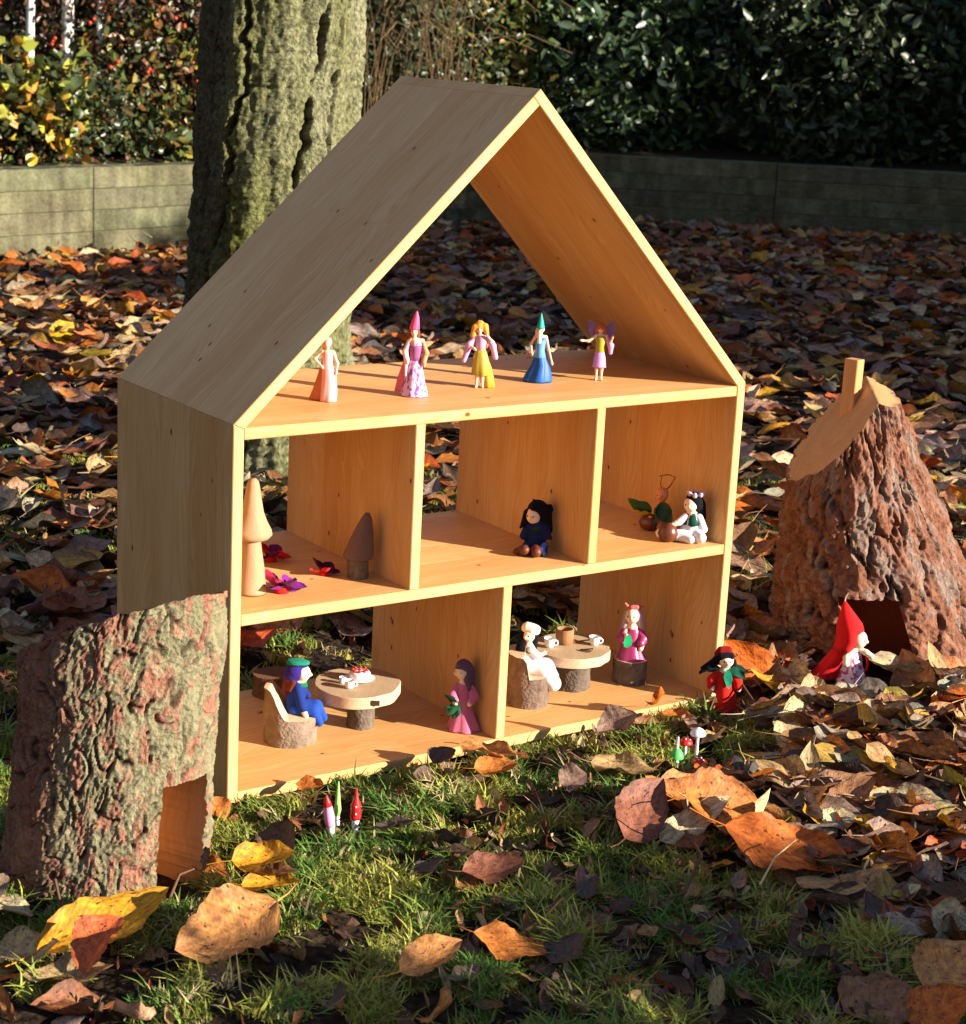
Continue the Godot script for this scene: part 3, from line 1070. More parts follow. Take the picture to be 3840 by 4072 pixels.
	for q in [[Vector3(2.17, 0.34, -6.08), 0.020, "leftmost thin white birch stem at the upper left corner"], [Vector3(2.33, 0.34, -6.06), 0.028, "thickest white birch stem in the upper left corner"], [Vector3(2.46, 0.34, -6.02), 0.016, "slim birch stem right of the thickest white birch stem"]]:
		var bt := thing("birch_tree", q[2], "tree", q[0], 0.0, "birch stems behind the wall")
		part("trunk", tube([Vector3.ZERO, Vector3(0.02, 0.7, 0), Vector3(0.03, 1.5, 0.02), Vector3(0.06, 2.6, 0)], q[1], q[1] * 0.6, 10), mat(srgb(214, 212, 200), 0.7), bt)

func make_trees_beyond_frame() -> void:
	# what stands to the right of the view, between the garden and the low sun
	var n2 := Vector2(0.829, -0.559)
	var l2 := Vector2(0.559, 0.829)
	var dk := [Color(0.03, 0.05, 0.02), Color(0.04, 0.06, 0.025)]
	var i := 0
	for q in [[3.62, 6.4, 0.40, 2.85, "first and lowest"], [4.3, 6.6, 0.45, 2.9, "second"], [5.0, 6.5, 0.45, 2.95, "third"], [5.7, 6.7, 0.45, 3.0, "fourth"], [6.35, 6.6, 0.45, 3.12, "fifth"], [7.0, 6.5, 0.45, 3.1, "sixth"], [7.6, 6.6, 0.42, 3.45, "seventh"], [8.3, 6.7, 0.40, 2.95, "eighth"], [9.0, 6.7, 0.5, 3.95, "ninth"], [9.8, 6.7, 0.55, 4.2, "tenth"], [10.6, 6.9, 0.6, 4.3, "eleventh and tallest"]]:
		var p: Vector2 = n2 * q[0] + l2 * q[1]
		var t := thing("cypress_tree", "%s dark cypress counted from the dollhouse in the row beyond the right edge" % q[4], "tree", Vector3(p.x, 0, p.y), 0.0, "cypress row beyond the right edge")
		var sp := spots_in(Vector3(0, q[3] * 0.5, 0), Vector3(q[2], q[3] * 0.52, q[2]), 2400, 1.35, 200 + i, 0.3)
		copies("foliage", t, sprig(6, 0.10, 0.07, 0.13, 90 + i), M.leafy, sp, colours(sp.size(), dk, i))
		part("trunk", tube([Vector3.ZERO, Vector3(0.02, q[3] * 0.5, 0), Vector3(0, q[3] * 0.95, 0)], 0.09, 0.02, 8), M.stem, t)
		i += 1
	for q in [[-0.08, 3.8, 0.21, 620, "young sapling with a small flat crown standing right of the view"], [-0.38, 3.5, 0.10, 90, "thinner sapling with a sparse crown standing nearest the viewer"]]:
		var at: Vector2 = n2 * q[0] + l2 * q[1]
		var st := thing("sapling", q[4], "tree", Vector3(at.x, 0, at.y), 0.0, "saplings beyond the right edge")
		var sp := spots_in(Vector3(0, 1.0, 0), Vector3(q[2], 0.075, q[2]), q[3], 0.6, 300, 0.5)
		copies("foliage", st, sprig(6, 0.06, 0.045, 0.05, 91), M.leafy, sp, colours(sp.size(), [Color(0.06, 0.08, 0.02)], 3))
		part("trunk", tube([Vector3.ZERO, Vector3(0.01, 0.5, 0), Vector3(0, 1.0, 0)], 0.008, 0.004, 6), M.stem, st)

# ------------------------------------------------------------------ the dollhouse
func cross2(a: Vector2, da: Vector2, b: Vector2, db: Vector2) -> Vector2:
	return Geometry2D.line_intersects_line(a, da, b, db)

func make_dollhouse() -> void:
	var t := thing("dollhouse", "large open fronted wooden dollhouse with pitched roof standing on the grass", "dollhouse")
	var ch := 0.0011
	var el := Vector2(0, EAVE)
	var er := Vector2(W, EAVE)
	var apex := Vector2(0.4168, TOP)
	var ur := (apex - er).normalized()
	var nr := Vector2(-ur.y, ur.x)
	if nr.y > 0: nr = -nr
	var a2 := apex + nr * T
	var ul := (a2 - el).normalized()
	var nl := Vector2(ul.y, -ul.x)
	if nl.y > 0: nl = -nl
	var inner := cross2(el + nl * T, ul, er + nr * T, ur)
	var ml := cross2(el + nl * T, ul, Vector2(T, 0), Vector2(0, 1))
	var mr := cross2(er + nr * T, ur, Vector2(W - T, 0), Vector2(0, 1))
	var g := 0.0003
	var z0 := -DEPTH
	part("side_wall", board([Vector2(0, 0), Vector2(T, 0), Vector2(T, ml.y - g), Vector2(0, EAVE - g)], z0, 0.0, ch, 0.30, 0.62, Vector2(0.13, 0.2)), M.pine_0, t)
	part("side_wall", board([Vector2(W - T, 0), Vector2(W, 0), Vector2(W, EAVE - g), Vector2(W - T, mr.y - g)], z0, 0.0, ch, 0.30, 0.62, Vector2(0.61, 0.7)), M.pine_1, t)
	part("roof_panel", board([el, a2 - ul * g, inner - ul * g, ml], z0, 0.0, ch, 0.30, 0.62, Vector2(0.4, 0.05)), M.pine_2, t)
	part("roof_panel", board([er, apex, a2, mr], z0, 0.0, ch, 0.30, 0.62, Vector2(0.87, 0.33)), M.pine_0, t)
	var fl := func(y0: float, o: Vector2, m: Material) -> void:
		part("floor", board([Vector2(T + g, y0), Vector2(W - T - g, y0), Vector2(W - T - g, y0 + T), Vector2(T + g, y0 + T)], z0 + 0.001, -0.0008, ch, 0.30, 0.62, o), m, t)
	fl.call(0.0, Vector2(0.2, 0.55), M.pine_1)
	fl.call(MID - T, Vector2(0.75, 0.15), M.pine_2)
	fl.call(ATTIC - T - 0.002, Vector2(0.33, 0.8), M.pine_1)
	var dv := func(x: float, y0: float, y1: float, o: Vector2, m: Material) -> void:
		part("divider", board([Vector2(x, y0 + g), Vector2(x + T, y0 + g), Vector2(x + T, y1 - g), Vector2(x, y1 - g)], z0 + 0.002, -0.0016, ch, 0.30, 0.62, o), m, t)
	dv.call(0.2547, MID, ATTIC - T - 0.002, Vector2(0.1, 0.4), M.pine_0)
	dv.call(0.5404, MID, ATTIC - T - 0.002, Vector2(0.55, 0.9), M.pine_2)
	dv.call(0.4022, T, MID - T, Vector2(0.29, 0.66), M.pine_1)

# ------------------------------------------------------------------ log houses
const RIGHT := Vector2(0.8229, 0.5684)   # across the view, on the ground
const AWAY := Vector2(0.5684, -0.8229)   # away from the viewer

func cell(sd: int, freq: float) -> FastNoiseLite:
	var n := noise(sd, freq, 1, FastNoiseLite.TYPE_CELLULAR)
	n.cellular_return_type = FastNoiseLite.RETURN_DISTANCE2_SUB
	n.cellular_jitter = 1.0
	return n

func make_left_log_house() -> void:
	var t := thing("log_house", "hollow log house with scaly grey green bark and doorway beside dollhouse left wall", "log house", Vector3(-0.207, -0.004, 0.104))
	var plates := cell(21, 30.0)
	var small := cell(22, 75.0)
	var warp := noise(23, 22.0, 2)
	var low := noise(24, 9.0, 2)
	var fine := noise(25, 120.0, 3)
	var fro := atan2(-AWAY.y, -AWAY.x)
	var radius := func(a: float, y: float) -> float:
		var d := a - fro
		var r := 1.0 / sqrt(pow(cos(d) / 0.082, 2) + pow(sin(d) / 0.1085, 2))
		return r * (1.0 + 0.05 * exp(-y * 14.0)) + 0.004 * low.get_noise_3d(cos(a) * 0.1, y, sin(a) * 0.1)
	var at := func(a: float, y: float) -> Vector3:
		var p := Vector3(cos(a) * 0.105, y * 0.52, sin(a) * 0.105)
		return p + Vector3(warp.get_noise_3dv(p), warp.get_noise_3d(p.y, p.z, p.x) * 0.7, warp.get_noise_3d(p.z, p.x, p.y)) * 0.022
	var relief := func(a: float, y: float) -> float:
		var p: Vector3 = at.call(a, y)
		var c := plates.get_noise_3dv(p) + 1.0
		var s := small.get_noise_3dv(p) + 1.0
		var join := smoothstep(-0.12, 0.34, low.get_noise_3dv(p * 4.0 + Vector3(7, 3, 1)) + 0.08)
		return 0.0044 * lerpf(1.0, smoothstep(0.01, 0.10, c), join) + 0.0014 * smoothstep(0.0, 0.12, s) + 0.0026 * fine.get_noise_3dv(p * 1.3) + 0.0018 * warp.get_noise_3dv(p * 1.5) + 0.0028 * low.get_noise_3dv(p * 2.0) - 0.0044
	var tint := func(a: float, y: float, d: float) -> Color:
		var p: Vector3 = at.call(a, y)
		var c := plates.get_noise_3dv(p) + 1.0
		var red := smoothstep(-0.05, 0.45, low.get_noise_3dv(p * 1.7 + Vector3(3, 1, 2)) * 0.55 + 0.75 * fine.get_noise_3dv(p * 0.45) + 0.3 * warp.get_noise_3dv(p * 1.8) + 0.04)
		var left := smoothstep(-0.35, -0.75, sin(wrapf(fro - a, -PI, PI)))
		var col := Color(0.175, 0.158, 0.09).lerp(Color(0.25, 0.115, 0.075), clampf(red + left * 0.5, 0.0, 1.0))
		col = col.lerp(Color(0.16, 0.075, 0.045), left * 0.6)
		col = col.lerp(Color(0.03, 0.018, 0.012), smoothstep(0.08, 0.015, c) * 0.85 * smoothstep(-0.12, 0.34, low.get_noise_3dv(p * 4.0 + Vector3(7, 3, 1)) + 0.08))
		return col * (1.0 + 0.5 * fine.get_noise_3dv(p * 1.3) + 0.35 * warp.get_noise_3dv(p * 2.5))
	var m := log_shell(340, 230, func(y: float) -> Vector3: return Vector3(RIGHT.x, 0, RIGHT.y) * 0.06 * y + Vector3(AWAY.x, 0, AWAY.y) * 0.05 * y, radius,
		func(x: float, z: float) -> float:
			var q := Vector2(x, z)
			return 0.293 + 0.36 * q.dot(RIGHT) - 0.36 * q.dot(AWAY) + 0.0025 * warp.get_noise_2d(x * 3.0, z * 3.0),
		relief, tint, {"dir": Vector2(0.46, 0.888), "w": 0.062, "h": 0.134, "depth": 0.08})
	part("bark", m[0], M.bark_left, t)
	part("cut_top", m[1], M.red_wood, t)
	part("doorway", m[2], M.cut_wood, t)

func make_right_log_house() -> void:
	var t := thing("log_house", "cone shaped rust brown stump house with slanted cut and chimney block at right", "log house", Vector3(1.205, -0.004, -0.071))
	var ridg := noise(31, 16.0, 3)
	ridg.fractal_type = FastNoiseLite.FRACTAL_RIDGED
	var low := noise(32, 9.0, 2)
	var mid := noise(33, 40.0, 3)
	var fine := noise(34, 120.0, 2)
	var fro := atan2(-AWAY.y, -AWAY.x)
	var axis := func(y: float) -> Vector3:
		var s := 0.015 - 0.330 * y + 0.22 * y * y if y < 0.6 else -0.125
		return Vector3(RIGHT.x, 0, RIGHT.y) * s
	var radius := func(a: float, y: float) -> float:
		var flute := 0.010 * sin((a - fro) * 3.0 + 0.7) * clampf(1.0 - y * 2.0, 0.0, 1.0)
		return maxf(0.184 - 0.286 * y + flute + 0.012 * low.get_noise_3d(cos(a) * 0.15, y, sin(a) * 0.15), 0.03)
	var at := func(a: float, y: float) -> Vector3:
		var p := Vector3(cos(a) * 0.16, y * 0.36, sin(a) * 0.16)
		return p + Vector3(mid.get_noise_3d(p.x * 0.5, p.y, p.z * 0.5), 0.0, mid.get_noise_3d(p.z * 0.5, p.y, p.x * 0.5)) * 0.016
	var relief := func(a: float, y: float) -> float:
		var p: Vector3 = at.call(a, y)
		var shrink := clampf(1.2 - y * 1.5, 0.45, 1.0)
		return (-0.017 * smoothstep(0.35, 0.95, ridg.get_noise_3dv(p)) + 0.008 * mid.get_noise_3d(p.x, p.y * 2.0, p.z) + 0.003 * fine.get_noise_3d(p.x, p.y * 2.4, p.z)) * shrink + 0.006
	var tint := func(a: float, y: float, d: float) -> Color:
		var p: Vector3 = at.call(a, y)
		var g := smoothstep(0.0, 0.4, low.get_noise_3dv(p * 2.2 + Vector3(5, 0, 0)) + 0.3 * mid.get_noise_3dv(p))
		var col := Color(0.17, 0.075, 0.044).lerp(Color(0.185, 0.14, 0.112), g * 0.8)
		col = col.lerp(Color(0.26, 0.135, 0.085), smoothstep(0.15, 0.5, mid.get_noise_3d(p.x * 0.7, p.y, p.z * 0.7)) * 0.6)
		col = col.lerp(Color(0.035, 0.018, 0.012), smoothstep(-0.003, -0.012, d))
		return col * (1.0 + 0.5 * fine.get_noise_3dv(p))
	var m := log_shell(360, 230, axis, radius,
		func(x: float, z: float) -> float:
			var a := Vector2(x, z).dot(RIGHT)
			var w := -Vector2(x, z).dot(AWAY)
			return maxf(minf(0.503 + 1.35 * a - 0.22 * w, 0.412 - 0.214 * w - 0.3 * a), 0.05),
		relief, tint, {"dir": Vector2(-0.735, 0.678), "w": 0.098, "h": 0.132, "depth": 0.15})
	part("bark", m[0], M.bark_right, t)
	part("cut_top", m[1], M.cut_wood, t)
	part("doorway", m[2], M.red_wood, t)
	var r3 := Vector3(RIGHT.x, 0, RIGHT.y)
	var b3 := Vector3(AWAY.x, 0, AWAY.y)
	var chim := part("chimney_block", box(Vector3.ZERO, Vector3(0.020, 0.105, 0.024), 0.0012), M.cut_wood, t)
	chim.transform = Transform3D(Basis.from_euler(Vector3(0, deg_to_rad(VIEW + 48.0), deg_to_rad(-1.0))), r3 * -0.082 + b3 * 0.018 + Vector3.UP * 0.418)

# ------------------------------------------------------------------ log furniture and tableware
func slab(r: float, h: float, sd: int) -> Array:
	var n := noise(sd, 30.0, 2)
	var side := []
	var m := 48
	for j in 4:
		var ring := []
		var y: float = [0.0, 0.0015, h - 0.0015, h][j]
		var k: float = [0.985, 1.0, 1.0, 0.985][j]
		for i in m:
			var a := TAU * i / m
			var rr := r * k * (1.0 + 0.05 * sin(a * 2.0 + sd) + 0.05 * n.get_noise_2d(cos(a) * 0.03, sin(a) * 0.06))
			ring.append(Vector3(cos(a) * rr, y, sin(a) * rr))
		side.append(ring)
	return [skin(side, true, false, -1.0), side]

func table(called: String, label: String, at: Vector3, leg_r: float, leg_h: float, top_r: float, top_h: float, shift: Vector3, sd: int) -> Node3D:
	var t := thing(called, label, "table", at, VIEW)
	var lt := Node3D.new()
	lt.name = "leg"
	t.add_child(lt)
	small_log(lt, leg_h - 0.0005, leg_r, Vector3.ZERO, sd, null, Color(0.12, 0.092, 0.07))
	var s := slab(top_r, top_h, sd + 5)
	var tp := part("tabletop", s[0], M.pale_wood, t, Vector3(0, leg_h, 0) + shift)
	var f := Faces.new()
	var up := []
	var dn := []
	var uvs := []
	for q in s[1][3]:
		up.append(q); uvs.append(Vector2(q.x * 5.0, q.z * 4.0))
	for q in s[1][0]: dn.append(q)
	f.poly(up, Vector3.UP, uvs)
	f.poly(dn, Vector3.DOWN, uvs)
	part("sawn_face", faces_mesh(f), M.pale_grey, tp)
	return t

func make_furniture() -> void:
	M.pale_grey = mat(srgb(206, 196, 184), 0.8, 0.2)
	M.pale_grey.albedo_texture = wood_texture(131, srgb(226, 206, 176), srgb(196, 172, 140), 1, 1)
	# left room
	var t := thing("log_chair", "bark log chair with a slanted pale back in the lower left room", "chair", Vector3(0.158, T, -0.127), VIEW)
	small_log(t, 0.07, 0.034, Vector3.ZERO, 3, func(x: float, z: float) -> float: return maxf(0.037 - 0.08 * x + 0.06 * z * 0.0, minf(0.075, 0.068 - 1.7 * (x + 0.022))), Color(0.2, 0.15, 0.11))
	t = table("round_table", "round wooden slice table on a thin log leg in the lower left room", Vector3(0.268, T, -0.130), 0.0195, 0.044, 0.061, 0.016, Vector3(-0.006, 0, -0.004), 12)
	part("carved_mark", box(Vector3(0.022, 0.0525, 0.0545), Vector3(0.012, 0.007, 0.003), 0.0008), M.stem, t)
	t = thing("log_stool", "low log stool behind the chair at the back of the lower left room", "stool", Vector3(0.225, T, -0.292), VIEW)
	small_log(t, 0.031, 0.03, Vector3.ZERO, 15, null, Color(0.10, 0.06, 0.04), 1.0, bumped(mat(srgb(112, 76, 52), 0.9), 77, 0.08, 5.0, 20.0))
	var p := Vector3(0.268, T + 0.0602, -0.130)
	var q := VIEW
	var off := func(x: float, z: float) -> Vector3: return Vector3(x, 0, z).rotated(Vector3.UP, deg_to_rad(VIEW))
	t = thing("cake", "small white cake with red berries on a saucer on the left table", "cake", p + off.call(-0.004, -0.014), q)
	part("saucer", lathe([[0.0, 0.012, 0.012], [0.001, 0.017, 0.017], [0.0026, 0.022, 0.022], [0.003, 0.0215, 0.0215], [0.0016, 0.016, 0.016]], 28), M.china, t)
	part("sponge", lathe([[0.0018, 0.0125, 0.0125, 0.02, 9], [0.004, 0.0145, 0.0145, 0.02, 9], [0.010, 0.0145, 0.0145, 0.03, 9], [0.0125, 0.012, 0.012, 0.03, 9], [0.0138, 0.006, 0.006]], 28), mat(srgb(236, 220, 214), 0.6), t)
	var berry := SphereMesh.new()
	berry.radius = 0.0024; berry.height = 0.0048; berry.radial_segments = 10; berry.rings = 6
	var bm := mat(srgb(176, 30, 34), 0.35, 0.5)
	for i in 9: part("berry", berry, bm, t, Vector3(cos(i * 0.78) * 0.0095, 0.0142, sin(i * 0.78) * 0.0095) if i < 8 else Vector3(0, 0.0158, 0))
	t = thing("teacup", "tiny white cup in front of the cake on the left table", "cup", p + off.call(-0.015, 0.022), q)
	make_cup(t, 0.0075, 0.011)
	t = thing("milk_jug", "tiny white jug lying beside the cake on the left table", "jug", p + off.call(-0.026, 0.004), q + 40.0)
	make_cup(t, 0.0045, 0.009)
	# right room
	t = thing("log_chair", "bark log chair with high back beside the divider in the lower right room", "chair", Vector3(0.527, T, -0.101), VIEW)
	small_log(t, 0.07, 0.031, Vector3.ZERO, 23, func(x: float, _z: float) -> float: return maxf(0.044, minf(0.074, 0.074 - 6.0 * (x + 0.006))), Color(0.15, 0.105, 0.08))
	table("round_table", "round wooden slice table on a thick log base in the lower right room", Vector3(0.624, T, -0.132), 0.031, 0.045, 0.059, 0.0145, Vector3(0, 0, -0.002), 31)
	t = thing("log_stool", "bark log stool under the seated magenta doll in the lower right room", "stool", Vector3(0.717, T, -0.108), VIEW)
	small_log(t, 0.036, 0.026, Vector3.ZERO, 37, null, Color(0.13, 0.1, 0.08))
	p = Vector3(0.624, T + 0.0597, -0.132)
	t = thing("log_pot", "short hollow log pot standing on the right table", "pot", p + off.call(-0.010, -0.014), q)
	part("bark", lathe([[0.0, 0.0125, 0.0125, 0.02, 5], [0.011, 0.013, 0.013, 0.02, 5], [0.022, 0.0135, 0.0135, 0.02, 5], [0.022, 0.0105, 0.0105], [0.016, 0.0095, 0.0095]], 28), bumped(mat(srgb(150, 110, 76), 0.9), 61, 0.1, 5.0, 30.0), t)
	t = thing("teacup", "white cup on the far right of the right table", "cup", p + off.call(0.034, -0.012), q)
	make_cup(t, 0.0085, 0.013)
	t = thing("teacup", "white cup before the white dressed doll on the right table", "cup", p + off.call(-0.032, 0.010), q)
	make_cup(t, 0.0085, 0.014)
	t = thing("wooden_spoon", "small brown wooden spoon behind the pot on the right table", "spoon", p + off.call(0.012, -0.018) + Vector3(0, 0.002, 0), q + 10.0)
	part("spoon_body", flesh([[Vector3(0.018, 0.003, 0), Vector3(-0.004, 0.0, 0), 0.0011, 0.0013], [Vector3(-0.006, 0.0, 0), Vector3(-0.010, 0.0, 0), 0.0032, 0.003]], 0.0009, 0.002), mat(srgb(130, 88, 56), 0.8), t)
	t = thing("twig_cutlery", "little bundle of crumbs and twigs at the front of the right table", "twigs", p + off.call(0.022, 0.022) + Vector3(0, 0.0012, 0), q)
	for k in 4: part("twig", tube([Vector3(-0.009 + k * 0.003, 0.0, -0.006), Vector3(-0.004 + k * 0.004, 0.0015 + k * 0.001, 0.0), Vector3(0.004 + k * 0.001, 0.0, 0.005 - k * 0.002)], 0.0011, 0.0007, 5), M.twig, t)
	# middle floor: wooden toadstool tree, grey cone on a log
	t = thing("wooden_toadstool", "tall pale turned wooden toadstool at the left of the middle floor", "toadstool", Vector3(0.069, MID, -0.078), VIEW)
	var turned := mat(srgb(220, 208, 196), 0.65, 0.3)
	turned.albedo_texture = M.pale_wood.albedo_texture
	part("stem", lathe([[0.0, 0.0185, 0.0185], [0.004, 0.0188, 0.0188], [0.03, 0.0165, 0.0165], [0.055, 0.0125, 0.0125], [0.078, 0.0095, 0.0095]], 32), turned, t)
	part("cap", lathe([[0.073, 0.008, 0.008], [0.0695, 0.0165, 0.0165], [0.0715, 0.0215, 0.0215], [0.076, 0.0250, 0.0250], [0.082, 0.0238, 0.0238], [0.092, 0.0185, 0.0185], [0.104, 0.0138, 0.0138], [0.120, 0.0110, 0.0110], [0.136, 0.0085, 0.0085], [0.143, 0.0068, 0.0068], [0.1465, 0.0035, 0.0035]], 36), turned, t)
	t = thing("felt_cone", "grey pointed felt cone on a small bark log against the left divider", "toy tree", Vector3(0.226, MID, -0.082), VIEW)
	small_log(t, 0.026, 0.0145, Vector3.ZERO, 43, null, Color(0.17, 0.13, 0.09))
	part("felt", lathe([[0.0262, 0.0185, 0.0185, 0.03, 5], [0.030, 0.0195, 0.0185, 0.03, 5], [0.045, 0.0168, 0.016, 0.03, 5, 0.003], [0.062, 0.0125, 0.012, 0.03, 5, 0.006], [0.078, 0.0075, 0.0075, 0.02, 5, 0.009], [0.086, 0.003, 0.003, 0.0, 5, 0.010]], 24), cloth(srgb(126, 98, 86)), t)
	# felt flowers
	var purple := cloth(srgb(118, 30, 120), 0.5)
	var plum := cloth(srgb(84, 20, 62), 0.4)
	var scarlet := cloth(srgb(206, 36, 34), 0.4)
	var pink := cloth(srgb(214, 60, 110), 0.4)
	for f in [["purple felt flower with violet petals in the sun on the middle floor", Vector3(0.104, MID, -0.064), 0.033, [purple, plum, purple, pink, plum, purple]], ["red and plum felt flower behind the wooden toadstool", Vector3(0.160, MID, -0.195), 0.028, [scarlet, plum, plum, scarlet, purple]], ["small red felt flower beside the grey cone log", Vector3(0.191, MID, -0.108), 0.022, [plum, scarlet, scarlet, plum, plum]]]:
		t = thing("felt_flower", f[0], "felt flower", f[1], VIEW + f[2] * 900.0, "felt flowers on the middle floor")
		var n: int = f[3].size()
		part("centre", lathe([[0.0, f[2] * 0.3, f[2] * 0.3], [f[2] * 0.14, f[2] * 0.3, f[2] * 0.28], [f[2] * 0.3, f[2] * 0.18, f[2] * 0.18], [f[2] * 0.42, f[2] * 0.05, f[2] * 0.05]], 14), scarlet, t)
		for k in n:
			var a := TAU * k / n + 0.3
			var up: float = f[2] * (0.12 + 0.85 * fposmod(k * 0.618, 1.0))
			petal(t, "petal", Vector3(cos(a) * 0.002, f[2] * 0.10, sin(a) * 0.002), Vector3(cos(a) * f[2], up, sin(a) * f[2]), f[2] * 0.95, 10.0 * k, f[3][k], 0.3, 0.5, 70 + k)
	# conkers with a sprouting plant
	t = thing("doll", "leaf clad doll with brown conker foot and twig hair in the upper right room", "doll", Vector3(0.738, MID, -0.112), VIEW)
	var conker := mat(srgb(92, 44, 26), 0.35, 0.5)
	var green := mat(srgb(44, 74, 34), 0.5, 0.4)
	green.cull_mode = BaseMaterial3D.CULL_DISABLED
	var lime := mat(srgb(168, 140, 30), 0.6)
	part("conker_foot", lathe([[0.0, 0.006, 0.006], [0.003, 0.0125, 0.0125], [0.011, 0.0158, 0.0155], [0.019, 0.0125, 0.0125], [0.024, 0.004, 0.004]], 22), conker, t)
	soft(t, "body", [[0.016, 0.008, 0, 0.016, 0.036, 0, 0.011, 0.008], [0.016, 0.036, 0, 0.0155, 0.046, 0.001, 0.004, 0.004], [0.0150, 0.0535, 0.002, 0.0150, 0.0550, 0.001, 0.0095, 0.0095], [0.012, 0.0525, 0.0115, 0.0115, 0.0525, 0.012, 0.002, 0.002], [0.014, 0.010, 0.004, 0.0, 0.018, 0.006, 0.007, 0.005]], mat(srgb(206, 138, 96), 0.85, 0.2))
	face(t, 0.0150, 0.0535, 0.0015, 0.0096, -0.4)
	petal(t, "leaf", Vector3(0.012, 0.044, 0.008), Vector3(0.030, 0.012, 0.014), 0.024, 60.0, green, 0.1, 0.2, 84)
	petal(t, "leaf", Vector3(0.002, 0.024, 0.0), Vector3(-0.034, 0.046, 0.006), 0.022, 60.0, green, 0.25, 0.2, 81)
	petal(t, "leaf", Vector3(0.010, 0.042, 0.010), Vector3(0.006, 0.012, 0.018), 0.030, 70.0, green, 0.1, 0.12, 82)
	petal(t, "yellow_leaf", Vector3(0.0, 0.022, 0.002), Vector3(-0.024, 0.030, 0.008), 0.012, 60.0, lime, 0.2, 0.2, 83)
	var stalk := mat(srgb(150, 84, 40), 0.8)
	part("twig_hair", tube([Vector3(0.018, 0.058, -0.002), Vector3(0.026, 0.066, -0.002), Vector3(0.033, 0.08, 0.0), Vector3(0.022, 0.084, 0.002), Vector3(0.008, 0.081, 0.002)], 0.0012, 0.0008, 5), stalk, t)
	part("twig_hair", tube([Vector3(0.014, 0.060, 0.002), Vector3(0.012, 0.070, 0.0), Vector3(0.013, 0.082, 0.002)], 0.001, 0.0007, 5), stalk, t)
	t = thing("conker", "brown conker lying in the lap of the white dressed doll upstairs", "conker", Vector3(0.721, MID, -0.050), VIEW)
	part("shell", lathe([[0.0, 0.006, 0.006], [0.003, 0.0115, 0.0115], [0.012, 0.0148, 0.0148], [0.022, 0.011, 0.011], [0.027, 0.003, 0.003]], 22), conker, t)

func make_cup(t: Node3D, r: float, h: float) -> void:
	part("bowl", lathe([[0.0, r * 0.6, r * 0.6], [h * 0.3, r * 0.85, r * 0.85], [h * 0.98, r, r], [h, r * 0.95, r * 0.95], [h * 0.9, r * 0.86, r * 0.86], [h * 0.35, r * 0.6, r * 0.6]], 20), M.china, t)
	var path := []
	for k in 7:
		var a := -PI * 0.5 + PI * k / 6.0
		path.append(Vector3(r * 0.86 + cos(a) * r * 0.55, h * 0.52 + sin(a) * h * 0.30, 0))
	part("handle", tube(path, r * 0.13, r * 0.13, 6), M.china, t)

# ------------------------------------------------------------------ plastic fairy figures in the attic
func person_bones(h: float, hx: float, hz: float, la: Array, ra: Array, legs := true, lean := 0.0) -> Array:
	# h: height of the crown; la, ra: elbow and hand of each arm as [ex, ey, ez, x, y, z] in fractions of h
	var s := h
	var b := [[lean * s, 0.50 * s, 0, lean * s * 0.6, 0.62 * s, 0, 0.062 * s, 0.05 * s], [lean * s * 0.6, 0.62 * s, 0, hx * 0.3, 0.77 * s, 0.004 * s, 0.05 * s, 0.066 * s],
		[-0.075 * s, 0.795 * s, 0, 0.075 * s, 0.795 * s, 0, 0.034 * s, 0.034 * s], [hx * 0.5, 0.80 * s, 0, hx, 0.87 * s, hz, 0.026 * s, 0.024 * s],
		[hx, 0.925 * s, hz, hx, 0.945 * s, hz - 0.004 * s, 0.056 * s, 0.06 * s], [hx, 0.90 * s, hz + 0.02 * s, hx, 0.905 * s, hz + 0.024 * s, 0.036 * s, 0.036 * s], [hx, 0.921 * s, hz + 0.058 * s, hx, 0.914 * s, hz + 0.066 * s, 0.008 * s, 0.01 * s]]
	for q in [[-1, la], [1, ra]]:
		var a: Array = q[1]
		b.append([q[0] * 0.09 * s, 0.79 * s, 0, a[0] * s, a[1] * s, a[2] * s, 0.031 * s, 0.024 * s])
		b.append([a[0] * s, a[1] * s, a[2] * s, a[3] * s, a[4] * s, a[5] * s, 0.024 * s, 0.018 * s])
		var d := Vector3(a[3] - a[0], a[4] - a[1], a[5] - a[2]).normalized() * 0.035 * s
		b.append([a[3] * s, a[4] * s, a[5] * s, a[3] * s + d.x, a[4] * s + d.y, a[5] * s + d.z, 0.02 * s, 0.014 * s])
	if legs:
		for q in [-1, 1]:
			b.append([q * 0.04 * s + lean * s, 0.49 * s, 0, q * 0.045 * s, 0.27 * s, 0.01 * s, 0.052 * s, 0.036 * s])
			b.append([q * 0.045 * s, 0.27 * s, 0.01 * s, q * 0.045 * s, 0.035 * s, 0, 0.036 * s, 0.022 * s])
			b.append([q * 0.045 * s, 0.022 * s, -0.005 * s, q * 0.055 * s, 0.016 * s, 0.05 * s, 0.022 * s, 0.016 * s])
	return b

